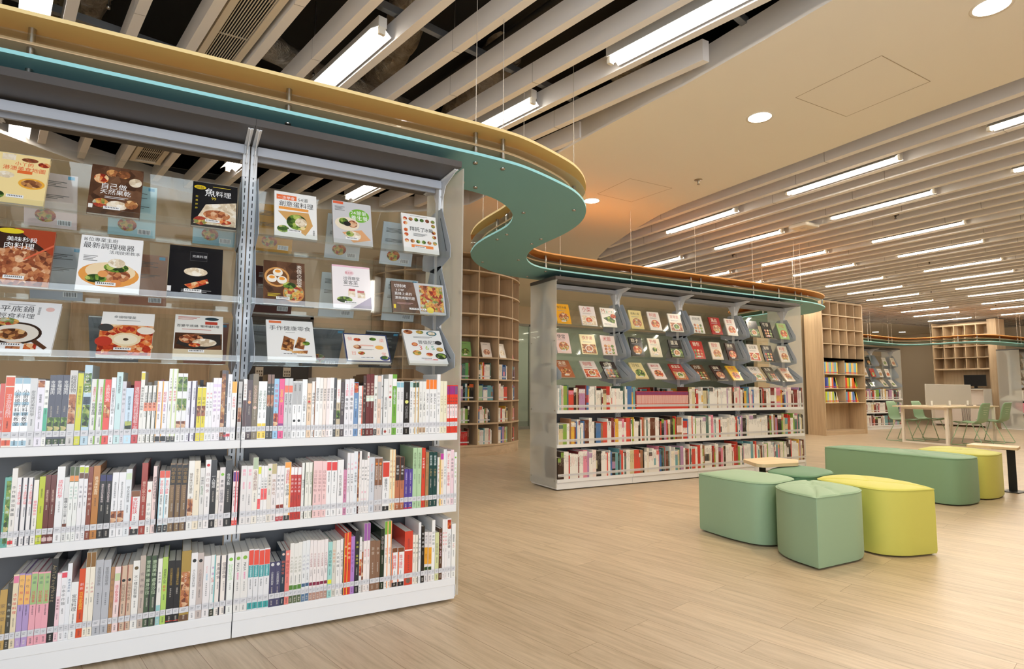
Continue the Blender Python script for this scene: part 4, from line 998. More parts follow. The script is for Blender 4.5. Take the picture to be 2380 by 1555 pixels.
900,250,241,f4f0f0;t8372d45Costco;t71606bd冷凍料理
1160,170,243,f4f6f4;e8cc;b0012332;t8464a5a米飯;t6355d54紅燒
1340,200,239,faf2ea;e223;t8860655健康蔬食
1550,220,237,faf2ea;e223;t8860655健康蔬食
1780,240,241,f8faf6;d908c4;t8255ad9好好生活
2030,270,241,f0eeea;d908b4;t8268555MASA;t6654e6a樂樂便當
2304,266,242,f0eeea;d908b4;t8268555MASA;t6654e6a樂樂便當
2580,190,249,eeeef0;b01124aa;b53734aa4a8;b7398e54;t7254dff手作健康零食
2780,200,247,eeeef0;b01124aa;b53734aa4a8;b7398e54;t7254dff手作健康零食
2990,200,244,eeeef0;b01124aa;b53734aa4a8;b7398e54;t7254dff手作健康零食
3194,216,246,eeeef0;b01124aa;b53734aa4a8;b7398e54;t7254dff手作健康零食
3420,220,185,484668;d94ddd;t7848ddd小家庭的剩食
3644,216,185,484668;d94ddd;t7848ddd小家庭的剩食
3864,176,227,203446;d93ecb;t8255c65韓食日常
4044,176,226,f0867c;d93ecb;t8255a44韓食日常
4224,166,254,f2f0ea;b0016564;b2230583;t7850aa9大人的蔬食;b1622eee
4394,166,252,f2f0ea;b0016564;b2230583;t7850aa9大人的蔬食;b1622eee
4564,166,255,f2f0ea;b0016564;b2230583;t7850aa9大人的蔬食;b1622eee
4734,156,258,eef0f0;b0014579;b2430468;t7850aab大人的魚
4900,150,259,eef0f0;b0014579;b2430468;t7850aab大人的魚
5054,136,258,f6eeec;b0014ba9080;b2430824;t7855a66大人小吃的味道
5200,150,256,f6eeec;b0014ba9080;b2430824;t7855a66大人小吃的味道
5360,150,254,f6eeec;b0014ba9080;b2430824;t7855a66大人小吃的味道
5520,160,254,f6eeec;b0014ba9080;b2430824;t7855a66大人小吃的味道
5690,140,255,f6eeec;b0014ba9080;b2430824;t7855a66大人小吃的味道
5840,180,241,a8dcd6;b2432ee4;t8555366西班牙甜點
6030,160,243,e0dcd0;t8560d96玩味廚房
6200,170,244,f6f4f0;t8050555人氣料理
6380,160,248,f8f2f0;e332;t8050765親人同食日常
6550,120,272,e44030;ffc4;t8555fdb經典
6680,170,274,e44030;ffc4;t8555fdb經典料理
6854,176,253,b888d0;t7850759輕鬆烹飪
7040,190,277,2c2c30;t8470cc4蒸燉;t6245cc4爐料理
7240,110,246,f0eeec;p30603;t9070999小食
7354,76,225,c8c0bc;p20802
7440,140,309,fbf2ee;b7499a060a8;t6250d67養生花草
7590,140,309,fbf2ee;b7499a060a8;t6250d67養生花草
7740,250,224,8e6c56;t8870cba茶食
8000,210,221,8e6c56;t8870cba茶食
8220,180,272,1e301e;t8865baa真正味之本
8404,166,313,f8f4ee;b80997ab040;efa6;t6050d65蔬食之味
8580,170,314,f8f4ee;b80997ab040;efa6;t6050d65蔬食之味
8780,270,178,f8f8f8;fe62;b0012222;b88997c4a2c;t8145d34醬汁醬料
9060,320,177,f8f8f8;fe62;b0012222;b88997c4a2c;t8145d34醬汁醬料
9390,400,248,da4a36;t8665833餅乾學研究;d08865;b6366fee
9800,130,228,f8f2e4;t8858665植物鍋
9940,140,227,f8f2e4;e554;t8858665植物鍋
10084,126,283,f8f8f8;t7548555飛鳥小吃
10220,160,264,242220;b0010333;t9060ccc炭火燒烤
10390,180,235,ece6e4;p14301;b3569f0a830;t9475777鼎豆花
10580,180,233,ece6e4;p14301;b3569f0a830;t9475777鼎豆花
10764,166,287,f8f8f6;t8258555印度料理
10940,190,227,dde0a8;t7852887豆漿甜點
11140,160,243,5c3c2c;t9245ecdFLAVOURS OF HOME
11310,130,286,f8f4f4;t8055e66泰國家常
11450,110,285,f8f4f4;t8055e66泰國家常
11570,210,287,f6f6f6;p82983;t7550666八月的早餐
11810,240,259,f8f8f4;t8066333豐盛配菜;t6455d53365'''
near_books(NEAR)
# ------------------------------------------------------------------ cookbooks shown face-out on the trays
def tray_frame(YF, k, rear=False):
    lip, bk, tp, z0, z1 = TR[k]; sl = Vector((0, tp - bk, z1 - z0)).normalized(); nr = Vector((0, -sl.z, sl.y))
    o = Vector((0, YF + bk, z0 + 0.0045))
    if rear: sl.y *= -1; nr.y *= -1; o.y = YF + D - bk
    return o, sl, nr
def faceout(YF, k, x0, W, H, base, design, label, group, thick=0.012, rear=False, lift=0.0, edge=None):
    o, sl, nr = tray_frame(YF, k, rear); ux = Vector((1, 0, 0))
    o = o + Vector((x0, 0, 0)) + nr * (0.0008 + lift)
    q = lambda u, v, n: tuple(o + ux * u + sl * v + nr * n)
    def slab(mb, u0, v0, n0, u1, v1, n1, mat):
        mb.add([q(u0, v0, n0), q(u1, v0, n0), q(u1, v1, n0), q(u0, v1, n0), q(u0, v0, n1), q(u1, v0, n1), q(u1, v1, n1), q(u0, v1, n1)], [(0, 3, 2, 1), (4, 5, 6, 7), (0, 1, 5, 4), (1, 2, 6, 5), (2, 3, 7, 6), (3, 0, 4, 7)] if not rear else [(0, 1, 2, 3), (7, 6, 5, 4), (4, 5, 1, 0), (5, 6, 2, 1), (6, 7, 3, 2), (7, 4, 0, 3)], mat)
    mb = MB(); c = M(base, 0.16, 0, 0.5); hb = 0.0012
    slab(mb, 0, 0, 0, W, H, hb, c); slab(mb, 0, 0, thick - hb, W, H, thick, c); slab(mb, 0, 0, hb, 0.0015, H, thick - hb, M(edge, 0.3) if edge else c)
    P = Paint(mb, lambda u, v, kk: q(u, v, thick + 0.0001 + kk))
    paint_cover(P, W, H, design)
    org = q(W / 2, 0, thick / 2)
    ob = tag(mb.build('cookbook', None, org), label, 'book', group)
    mb = MB(); slab(mb, 0.0016, 0.001, hb + 0.0001, W - 0.002, H - 0.001, thick - hb - 0.0001, PAGES); mb.build('page_block', ob)
    if not rear:
        mb = MB(); slab(mb, W * 0.3, H * 0.1, thick + 0.0032, W * 0.62, H * 0.16, thick + 0.0034, M('f4f4f4', 0.4))
        for j in range(9): slab(mb, W * (0.33 + j * 0.03), H * 0.125, thick + 0.0036, W * (0.345 + j * 0.03), H * 0.15, thick + 0.0037, M('404040'))
        mb.build('barcode_label', ob)
    return ob
def paint_cover(P, W, H, design):
    for it in design:
        c = it[0]
        if c == 'r': P.rect(it[1] * W, it[2] * H, it[3] * W, it[4] * H, M(it[5], 0.2))
        elif c == 'q': P.rect(it[1] * W, it[2] * H, it[3] * W, it[4] * H, FOOD[it[5]])
        elif c == 'o': P.oval(it[1] * W, it[2] * H, it[3] * W, it[4] * W, M(it[5], 0.2), 24)
        elif c == 'p': P.oval(it[1] * W, it[2] * H, it[3] * W, it[4] * W, FOOD[it[5]], 20)
        elif c == 'g': P.poly([(a * W, b * H) for a, b in it[1]], FOOD[it[2]] if isinstance(it[2], int) else M(it[2], 0.2))
        elif c == 't': P.htext(it[5], it[1] * W, it[2] * H, it[3] * W, M(it[4], 0.4))
        elif c == 'v': P.vtext(it[6], it[1] * W, it[2] * H, it[3] * H, it[4] * W, M(it[5], 0.4))
        elif c == 'l':   # small print
            for j in range(it[4]): P.rect(it[1] * W, (it[2] - j * 0.028) * H, (it[1] + it[3] * (1 - 0.15 * (j % 3))) * W, (it[2] - j * 0.028 + 0.011) * H, M(it[5], 0.5))
G1 = 'cookbooks face-out on the near display trays'
ND = [
 ('A', -0.70, 0.165, 0.226, 'f8e0a0', [('q', 0.1, 0.86, 0.35, 0.98, 7), ('p', 0.62, 0.9, 0.16, 0.06, 2), ('p', 0.9, 0.84, 0.12, 0.07, 3), ('p', 0.22, 0.55, 0.16, 0.09, 7), ('o', 0.72, 0.42, 0.25, 0.15, 'f0b040'), ('p', 0.72, 0.42, 0.2, 0.11, 0), ('p', 0.14, 0.14, 0.12, 0.1, 4), ('r', 0.42, 0.61, 0.7, 0.67, 'e87038'), ('t', 0.35, 0.8, 0.12, 'e86030', '小丫的'), ('t', 0.14, 0.7, 0.135, 'e86030', '港澳美食地圖')], 'cream-yellow cookbook of snack drawings, outermost on the top near tray'),
 ('A', -0.397, 0.181, 0.235, '6a4836', [('q', 0, 0, 1, 1, 6), ('p', 0.2, 0.72, 0.14, 0.13, 3), ('p', 0.4, 0.86, 0.12, 0.1, 0), ('p', 0.62, 0.86, 0.13, 0.11, 0), ('p', 0.86, 0.72, 0.13, 0.12, 7), ('p', 0.24, 0.22, 0.15, 0.12, 5), ('p', 0.55, 0.2, 0.2, 0.12, 7), ('p', 0.82, 0.25, 0.13, 0.12, 0), ('t', 0.2, 0.58, 0.17, 'fff', '自己做'), ('t', 0.2, 0.46, 0.15, 'fff', '天然果乾'), ('l', 0.3, 0.36, 0.45, 2, 'ddd'), ('r', 0.02, 0.1, 0.1, 0.18, 'f4f0ea')], 'brown wood-look cookbook with biscuits and white title on the top near tray'),
 ('A', -0.028, 0.18, 0.226, '1c1c20', [('g', [(0.05, 0.05), (0.98, 0.05), (0.98, 0.62), (0.3, 0.5)], 7), ('p', 0.55, 0.28, 0.3, 0.14, 2), ('p', 0.2, 0.12, 0.15, 0.12, 5), ('p', 0.68, 0.14, 0.2, 0.07, 3), ('o', 0.16, 0.88, 0.13, 0.06, 'e8c820'), ('t', 0.07, 0.87, 0.09, '333', '極鮮'), ('t', 0.26, 0.78, 0.25, 'fff', '魚'), ('t', 0.5, 0.77, 0.18, 'fff', '料理'), ('t', 0.42, 0.65, 0.11, 'e8d040', '99'), ('l', 0.44, 0.92, 0.4, 1, 'e8d040'), ('v', 0.1, 0.7, 0.35, 0.06, 'e8d040', '煎煮炒炸')], 'glossy black fish cookbook beside the centre post on the top near tray'),
 ('A', 0.31, 0.191, 0.244, 'f6f6f4', [('r', 0.05, 0.82, 0.52, 0.93, 'f0784a'), ('t', 0.08, 0.865, 0.1, 'fff', '一次學會'), ('t', 0.56, 0.86, 0.12, '333', '54道'), ('t', 0.1, 0.73, 0.165, '222', '創意蛋料理'), ('r', 0.1, 0.6, 0.8, 0.66, 'f4a450'), ('g', [(0.08, 0.55), (0.8, 0.58), (0.9, 0.3), (0.72, 0.06), (0.45, 0.2)], 'd8a868'), ('p', 0.52, 0.34, 0.24, 0.22, 4), ('p', 0.62, 0.34, 0.14, 0.13, 7), ('o', 0.66, 0.22, 0.06, 0.05, 'f0dca0'), ('p', 0.2, 0.16, 0.14, 0.1, 1), ('v', 0.92, 0.2, 0.08, 0.05, '555', '食譜書')], 'white egg cookbook with orange banner, first after the centre post, top near tray'),
 ('A', 0.577, 0.192, 0.241, 'd2d2d4', [('r', 0.02, 0.93, 0.28, 0.99, 'e86a48'), ('o', 0.68, 0.7, 0.26, 0.2, '78b840'), ('t', 0.46, 0.76, 0.14, 'fff', '24節氣'), ('t', 0.46, 0.64, 0.15, 'fff', '養生餐'), ('l', 0.06, 0.86, 0.25, 4, '666'), ('o', 0.36, 0.47, 0.31, 0.2, 'f0e4cc'), ('p', 0.27, 0.52, 0.12, 0.1, 4), ('p', 0.5, 0.48, 0.12, 0.11, 2), ('o', 0.36, 0.47, 0.09, 0.07, '2a2a2a'), ('g', [(0.22, 0.26), (0.72, 0.36), (0.95, 0.14), (0.5, 0.04)], 'e0a878'), ('p', 0.5, 0.2, 0.2, 0.13, 7), ('p', 0.42, 0.24, 0.1, 0.08, 1)], 'grey cookbook with a green title circle on the top near tray'),
 ('A', 0.929, 0.192, 0.229, 'f8f8f6', [('l', 0.25, 0.95, 0.5, 1, '888')] + [('p', 0.1 + 0.16 * (j % 6), (0.86, 0.74, 0.56, 0.44, 0.28)[j // 6], 0.06, 0.055, (3, 5, 2, 1, 4, 0)[(j * 5) % 6]) for j in range(30) if not (1 <= j % 6 <= 4 and j // 6 in (1, 2, 3))] + [('t', 0.2, 0.6, 0.15, '222', '拜託了'), ('t', 0.62, 0.6, 0.13, '222', '冰箱'), ('l', 0.3, 0.48, 0.4, 3, '777'), ('r', 0.22, 0.12, 0.84, 0.19, 'f09050')], 'white cookbook ringed by small dishes, nearest the end panel, top near tray'),
 ('B', -0.70, 0.2, 0.249, 'a06a50', [('q', 0, 0, 1, 1, 2), ('r', 0, 0.62, 1, 1, '3a241c'), ('g', [(0.35, 1), (1, 1), (1, 0.55), (0.8, 0.7)], 'a84428'), ('p', 0.5, 0.56, 0.3, 0.16, 2), ('p', 0.35, 0.36, 0.28, 0.12, 2), ('p', 0.7, 0.2, 0.3, 0.16, 2), ('o', 0.3, 0.94, 0.2, 0.06, 'e8d030'), ('t', 0.25, 0.8, 0.12, 'fff', '美味秒殺'), ('t', 0.22, 0.68, 0.16, 'fff', '肉料理'), ('g', [(0.55, 0.46), (0.57, 0.44), (1, 0.72), (1, 0.76)], 'd86848')], 'dark meat cookbook with red chopsticks, outermost on the middle near tray'),
 ('B', -0.416, 0.215, 0.252, 'f8f8f8', [('t', 0.05, 0.93, 0.095, '444', '16位專業主廚'), ('t', 0.04, 0.82, 0.138, '333', '最新調理機器'), ('t', 0.46, 0.72, 0.085, '555', '活用技術教本'), ('l', 0.07, 0.62, 0.22, 4, '777'), ('o', 0.5, 0.3, 0.48, 0.26, 'e8a050'), ('o', 0.52, 0.36, 0.4, 0.2, 'f4dcb4'), ('p', 0.6, 0.3, 0.24, 0.15, 2), ('p', 0.6, 0.44, 0.2, 0.1, 4), ('p', 0.6, 0.52, 0.14, 0.1, 7), ('p', 0.3, 0.22, 0.17, 0.09, 4), ('o', 0.4, 0.31, 0.08, 0.07, 'e8a060'), ('o', 0.62, 0.16, 0.09, 0.07, 'e09050')], 'large white cookbook with a burger dish on the middle near tray'),
 ('B', -0.102, 0.208, 0.249, '17171b', [('r', 0.38, 0.72, 0.7, 0.9, '555'), ('r', 0.385, 0.725, 0.695, 0.895, '1c1c22'), ('t', 0.42, 0.81, 0.07, 'ccc', '完美料理'), ('p', 0.5, 0.5, 0.22, 0.1, 7), ('g', [(0.3, 0.24), (0.72, 0.38), (0.75, 0.3), (0.42, 0.16)], 3), ('l', 0.25, 0.14, 0.55, 3, '999'), ('r', 0.0, 0.1, 0.07, 0.2, 'eee')], 'glossy black cookbook with small framed title on the middle near tray'),
 ('B', 0.276, 0.182, 0.22, '584034', [('q', 0, 0, 1, 1, 6), ('o', 0.32, 0.62, 0.3, 0.28, 'd8a060'), ('o', 0.32, 0.62, 0.25, 0.23, '7a5030'), ('o', 0.34, 0.73, 0.12, 0.11, 'f6f0e4'), ('o', 0.2, 0.58, 0.12, 0.11, 'f6f0e4'), ('o', 0.44, 0.56, 0.12, 0.11, 'f6f0e4'), ('o', 0.34, 0.76, 0.07, 0.045, 'f0a040'), ('o', 0.2, 0.61, 0.07, 0.045, 'f0a040'), ('o', 0.44, 0.59, 0.07, 0.045, 'f0a040'), ('o', 0.72, 0.26, 0.26, 0.26, 'c08850'), ('p', 0.72, 0.28, 0.23, 0.22, 5), ('p', 0.62, 0.44, 0.16, 0.09, 4), ('v', 0.86, 0.94, 0.42, 0.16, 'f4ece0', '表情の便當'), ('l', 0.1, 0.22, 0.3, 3, 'e8d040')], 'brown cookbook with three eggs in a steamer on the middle near tray'),
 ('B', 0.586, 0.186, 0.235, 'faf4f6', [('r', 0, 0.96, 1, 1, 'f4c8d8'), ('o', 0.45, 0.83, 0.12, 0.08, 'f6dce2'), ('t', 0.33, 0.83, 0.07, 'c04858', '豐太郎'), ('t', 0.28, 0.7, 0.11, '444', '出得廳堂'), ('t', 0.28, 0.6, 0.13, '444', '宴客菜'), ('l', 0.28, 0.52, 0.4, 1, '777'), ('q', 0.4, 0.28, 0.58, 0.44, 7), ('q', 0.64, 0.26, 0.84, 0.4, 7), ('r', 0.42, 0.41, 0.58, 0.46, 'b03848'), ('r', 0.64, 0.38, 0.82, 0.43, 'b03848'), ('p', 0.3, 0.2, 0.2, 0.09, 4), ('g', [(0.5, 0.02), (1, 0.3), (1, 0.02)], 'a8a0b8')], 'white and pink dessert cookbook on the middle near tray'),
 ('B', 0.879, 0.287, 0.175, '3a2824', [('q', 0, 0, 1, 1, 6), ('g', [(0.42, 1), (1, 1), (1, 0), (0.5, 0)], 'cfd0d2'), ('q', 0.52, 0.08, 0.97, 0.93, 5), ('p', 0.62, 0.85, 0.07, 0.05, 2), ('p', 0.78, 0.7, 0.07, 0.05, 3), ('o', 0.7, 0.13, 0.07, 0.06, 'f0dc60'), ('p', 0.85, 0.3, 0.07, 0.05, 2), ('t', 0.05, 0.85, 0.075, 'fff', '切排烤'), ('t', 0.08, 0.72, 0.055, 'fff', '3 STEP'), ('t', 0.05, 0.6, 0.065, 'fff', '直接上桌的'), ('t', 0.05, 0.46, 0.062, 'fff', '漂亮烤盤料理'), ('l', 0.08, 0.3, 0.3, 2, 'c8a0a0'), ('r', 0.02, 0.12, 0.06, 0.25, 'e8d030')], 'wide dark cookbook of an oven tray, nearest the end panel, middle near tray'),
 ('C', -0.70, 0.235, 0.26, 'f8f8f8', [('l', 0.3, 0.93, 0.35, 1, '999'), ('t', 0.2, 0.84, 0.15, '444', '平底鍋'), ('t', 0.2, 0.7, 0.12, '555', '輕食料理'), ('o', 0.86, 0.86, 0.06, 0.05, 'f0c8c0'), ('v', 0.72, 0.9, 0.74, 0.04, '666', '健康豐盛'), ('o', 0.5, 0.36, 0.33, 0.24, '3a2a22'), ('o', 0.5, 0.36, 0.29, 0.2, 'e8e0d4'), ('p', 0.45, 0.34, 0.2, 0.12, 0), ('p', 0.34, 0.58, 0.16, 0.08, 5), ('p', 0.1, 0.4, 0.12, 0.12, 5), ('q', 0.42, 0.06, 0.6, 0.18, 2), ('q', 0.64, 0.06, 0.8, 0.17, 3), ('g', [(0.72, 0.2), (0.9, 0.06), (0.94, 0.1), (0.76, 0.26)], '5a3a28')], 'white skillet cookbook, outermost on the lowest near display tray'),
 ('C', -0.325, 0.183, 0.231, 'f6f4f0', [('q', 0, 0, 1, 0.7, 3), ('o', 0.5, 0.36, 0.28, 0.2, 'ecd8b0'), ('o', 0.5, 0.36, 0.22, 0.15, 'f4e8cc'), ('o', 0.5, 0.36, 0.05, 0.04, '4a3a2c'), ('o', 0.5, 0.6, 0.19, 0.12, 'd88848'), ('p', 0.5, 0.6, 0.16, 0.1, 3), ('o', 0.86, 0.58, 0.17, 0.11, 'efe6d8'), ('o', 0.1, 0.62, 0.14, 0.11, '444'), ('o', 0.1, 0.3, 0.16, 0.14, 'c04030'), ('p', 0.85, 0.2, 0.18, 0.12, 3), ('o', 0.4, 0.06, 0.18, 0.09, '8a5a3a'), ('t', 0.22, 0.88, 0.085, '666', '幸福咖哩菜'), ('l', 0.28, 0.8, 0.45, 1, '999')], 'white-topped curry cookbook full of pots on the lowest near display tray'),
 ('C', -0.066, 0.186, 0.239, 'eeece4', [('q', 0.02, 0.18, 0.98, 0.56, 6), ('g', [(0.15, 0.5), (0.95, 0.55), (0.95, 0.3), (0.5, 0.15), (0.05, 0.3)], '33302e'), ('p', 0.35, 0.42, 0.25, 0.14, 2), ('p', 0.62, 0.34, 0.25, 0.12, 7), ('p', 0.42, 0.28, 0.12, 0.06, 3), ('r', 0, 0.0, 1, 0.18, 'd8c8a8'), ('o', 0.76, 0.92, 0.15, 0.05, '35444a'), ('r', 0.62, 0.78, 0.88, 0.85, 'c04a38'), ('l', 0.06, 0.94, 0.45, 3, 'c86858'), ('t', 0.04, 0.73, 0.088, '333', '百變平底鍋'), ('t', 0.52, 0.73, 0.08, '333', '電烤爐料理'), ('l', 0.15, 0.64, 0.6, 1, 'c86858')], 'cream cookbook with a black griddle by the centre post, lowest near tray'),
 ('C', 0.298, 0.207, 0.239, 'f7f7f5', [('r', 0.06, 0.92, 0.32, 0.98, 'f08050'), ('t', 0.06, 0.79, 0.148, '444', '手作健康零食'), ('l', 0.4, 0.68, 0.2, 1, '999'), ('g', [(0.28, 0.24), (0.36, 0.6), (0.58, 0.5), (0.52, 0.2)], 0), ('g', [(0.56, 0.3), (0.66, 0.58), (0.82, 0.55), (0.76, 0.26)], 0), ('g', [(0.5, 0.16), (0.5, 0.22), (0.84, 0.24), (0.82, 0.16)], 0), ('p', 0.82, 0.42, 0.08, 0.06, 4), ('l', 0.6, 0.09, 0.32, 1, '888')], 'white snack cookbook with oat biscuits, first after the centre post, lowest near tray'),
 ('C', 0.643, 0.215, 0.178, 'f8f2ea', [('r', 0, 0, 1, 1, '3a4468'), ('r', 0.03, 0.04, 0.97, 0.96, 'faf4ec'), ('t', 0.08, 0.8, 0.12, 'f0a090', '餐'), ('t', 0.8, 0.78, 0.12, 'f0a090', '桌'), ('t', 0.12, 0.3, 0.12, 'f0a090', '日'), ('t', 0.8, 0.28, 0.12, 'f0a090', '常'), ('p', 0.3, 0.78, 0.08, 0.05, 3), ('p', 0.66, 0.82, 0.08, 0.05, 4), ('p', 0.28, 0.52, 0.09, 0.06, 2), ('o', 0.78, 0.52, 0.1, 0.06, 'f4b860'), ('p', 0.35, 0.3, 0.08, 0.05, 5), ('o', 0.86, 0.14, 0.11, 0.07, '444c90'), ('p', 0.86, 0.16, 0.08, 0.05, 1), ('r', 0.35, 0.55, 0.65, 0.6, 'f4c4b4'), ('l', 0.3, 0.44, 0.35, 2, '999')], 'small pale cookbook with navy border on the lowest near display tray'),
 ('C', 0.949, 0.206, 0.226, 'f8f8f6', [('t', 0.34, 0.62, 0.13, '333', '豐盛配菜'), ('t', 0.34, 0.46, 0.2, 'e05038', '3'), ('t', 0.5, 0.46, 0.2, 'a8c840', '6'), ('t', 0.66, 0.46, 0.2, '38a890', '5'), ('l', 0.25, 0.78, 0.5, 2, '777'), ('p', 0.14, 0.92, 0.12, 0.07, 2), ('p', 0.45, 0.93, 0.1, 0.06, 5), ('o', 0.76, 0.9, 0.14, 0.08, '50808a'), ('p', 0.76, 0.9, 0.1, 0.06, 7), ('o', 0.88, 0.62, 0.09, 0.07, '444'), ('p', 0.24, 0.55, 0.08, 0.06, 3), ('p', 0.87, 0.42, 0.09, 0.07, 5), ('p', 0.25, 0.3, 0.11, 0.08, 5), ('p', 0.56, 0.26, 0.09, 0.06, 3), ('o', 0.86, 0.22, 0.15, 0.1, '3a3a38'), ('p', 0.86, 0.22, 0.12, 0.08, 4), ('r', 0.4, 0.1, 0.75, 0.12, 'e06060')], 'white cookbook with coloured 365, nearest the end panel, lowest near tray'),
]
for k, x, W, H, base, des, lb in ND: faceout(Y1, k, x, W, H, base, des, lb, G1, 0.016)
# those turned to the other side of the near bookcase
G2 = 'cookbooks facing away behind the near trays'
RB = [('A', -0.66, 'f0d8d4', 'pink back cover with a speech bubble'), ('A', -0.36, 'b8dce4', 'pale blue back cover with an animal bento photo'), ('A', -0.02, 'a8ccd4', 'pale blue-grey back cover'), ('A', 0.25, 'd89a2c', 'mustard yellow back cover'), ('A', 0.6, 'd8dade', 'pale grey back cover'), ('A', 0.9, 'd4d8e0', 'pale blue back cover with dish photos'),
      ('B', -0.62, 'c8ccd4', 'grey-white back cover'), ('B', -0.3, 'b07860', 'brown back cover'), ('B', 0.26, '5a2c28', 'dark red back cover'), ('B', 0.58, 'dcdee0', 'white back cover with thin print'), ('B', 0.92, 'e0e2e4', 'white back cover with barcode'),
      ('C', -0.4, '84868c', 'slate grey back cover'), ('C', 0.25, 'a8aab0', 'grey back cover with a pumpkin drawing'), ('C', 0.52, '74767c', 'dark grey back cover with food photos'), ('C', 0.82, '48484c', 'charcoal back cover'), ('C', -0.03, 'c08070', 'terracotta back cover')]
for k, x, c, dsc in RB:
    des = []
    for j in range(3): des.append(('l', 0.1, 0.8 - j * 0.2, 0.7, 3, '555' if sum(rgb(c)) > 0.5 else 'bbb'))
    o = faceout(Y1, k, x, 0.185, 0.235, c, [('l', 0.1, 0.85, 0.8, 4, '777')], '%s turned away on the %s rear tray' % (dsc, {'A': 'top', 'B': 'middle', 'C': 'lowest'}[k]), G2, 0.012, True)
    # the cover seen through the acrylic from this side
    oo, sl, nr = tray_frame(Y1, k, True); mb = MB()
    oo = oo + Vector((x, 0, 0)) + nr * 0.0006
    P = Paint(mb, lambda u, v, kk: tuple(oo + Vector((1, 0, 0)) * u + sl * v - nr * kk))
    tx = '555' if sum(rgb(c)) > 0.5 else 'ccc'
    paint_cover(P, 0.185, 0.235, [('l', 0.1, 0.85, 0.7, 4, tx), ('l', 0.1, 0.6, 0.75, 3, tx), ('r', 0.62, 0.06, 0.9, 0.16, 'f0f0f0')] + [('r', 0.65 + j * 0.03, 0.07, 0.662 + j * 0.03, 0.15, '333') for j in range(8)] + ([('p', 0.4, 0.22, 0.2, 0.16, 5)] if k == 'A' or c == '74767c' else []) + ([('r', 0.82, 0.92, 0.95, 0.98, '5aa8d0')]))
    mb.build('back_cover', o)
# ------------------------------------------------------------------ face-out cookbooks on the second bookcase
G3 = 'cookbooks face-out on the second bookcase trays'
FAR = {'A': [('f0b030', 'orange-yellow', 5, '快炒大餐'), ('f4ecea', 'white and pink', 7, '小菜'), ('f4f0e8', 'white', 3, 'Mart'), ('e8d898', 'pale yellow', 2, '經典小菜'), ('f0eae4', 'white', 3, '料理'), ('f0ece0', 'cream', 2, '家常菜'), ('e4e4e0', 'silver-white', 2, '肉料理'), ('a83030', 'dark red', 5, '湯品'), ('f4ece4', 'white', 3, '家常'), ('24221c', 'black', 4, '食'), ('20201c', 'black', 2, '牛排'), ('a8c888', 'light green', 3, '沙拉')],
       'B': [('f0d4d0', 'pink', 5, '便當'), ('f4e8b0', 'cream-yellow', 0, '快手湯'), ('f0e0dc', 'pink-white', 5, '米飯'), ('1c1a18', 'black', 0, '粽子'), ('e8e0c8', 'glossy pale', 7, '野餐'), ('222020', 'black', 4, '濃湯'), ('b83028', 'red', 7, '麵包'), ('f0e4d4', 'white and red', 5, '麵食'), ('3a2622', 'dark brown', 3, '燉煮'), ('f0e8e0', 'white', 3, '日日湯'), ('1e1a1c', 'black', 3, '海鮮'), ('e4dcd0', 'pale', 5, '料理')],
       'C': [('a86848', 'brown burger', 2, '漢堡'), ('e8e0dc', 'white', 3, '咖哩'), ('3a3230', 'dark', 2, '燒烤'), ('e8d8a0', 'yellow', 4, '沙拉'), ('f0e4e0', 'white and red', 3, '雞料理'), ('b04038', 'red', 5, '便當菜'), ('5a3c28', 'brown', 3, '炒菜'), ('3a2824', 'dark brown', 2, '滷味'), ('f0c040', 'yellow', 3, '韓食'), ('e4dcd4', 'white', 5, '拼盤'), ('5c5448', 'olive-brown', 7, '和食'), ('d8c4b0', 'beige', 5, '湯鍋')]}
for k in FAR:
    for j, (c, cn, fd, ti) in enumerate(FAR[k]):
        bay, pos = divmod(j, 3); x = 3.364 + bay + 0.075 + pos * 0.305 + (0.01 if j % 2 else -0.01); W = 0.19 + 0.008 * ((j * 7) % 4) - 0.01; H = 0.235 + 0.006 * ((j * 5) % 5)
        dk = sum(rgb(c)) < 0.6; tc = 'f4ecd8' if dk else ('c03028' if j % 3 else '2c2824')
        des = [('p', 0.52, 0.34, 0.36, 0.3, fd), ('p', 0.45, 0.4, 0.2, 0.16, (fd + 3) % 6), ('l', 0.15, 0.66, 0.6, 2, 'ccc' if dk else '888')]
        if j % 4 == 1: des = [('q', 0.05, 0.04, 0.95, 0.5, fd), ('o', 0.5, 0.28, 0.26, 0.2, 'f0e8dc'), ('p', 0.5, 0.28, 0.21, 0.16, (fd + 2) % 6), ('l', 0.15, 0.62, 0.6, 2, '888')]
        if j % 4 == 2: des = [('p', 0.25 + 0.25 * (q % 3), 0.12 + 0.17 * (q // 3), 0.1, 0.09, (fd + q) % 6) for q in range(9)]
        if ti == 'Mart': des = [('t', 0.08, 0.84, 0.34, 'b05a30', 'M'), ('t', 0.4, 0.82, 0.27, '3a9a5a', 'a'), ('t', 0.6, 0.82, 0.27, 'e08030', 'r'), ('t', 0.76, 0.82, 0.27, '3a9a5a', 't'), ('l', 0.08, 0.68, 0.75, 1, '333'), ('g', [(0.1, 0.45), (0.6, 0.58), (0.95, 0.36), (0.85, 0.2), (0.4, 0.28)], 4), ('p', 0.85, 0.58, 0.2, 0.14, 3), ('l', 0.1, 0.16, 0.35, 2, '333')]
        else: des.append(('t', 0.14, 0.82, 0.72 / max(len(ti), 2) * 0.95 if len(ti) > 2 else 0.3, tc, ti))
        lb = '%s face-out cookbook, %s from the frosted end panel, second bookcase %s tray' % (cn, ordinal(j + 1), {'A': 'top', 'B': 'middle', 'C': 'lowest'}[k])
        faceout(Y2, k, x, W, H, c, des, lb, G3, 0.014)
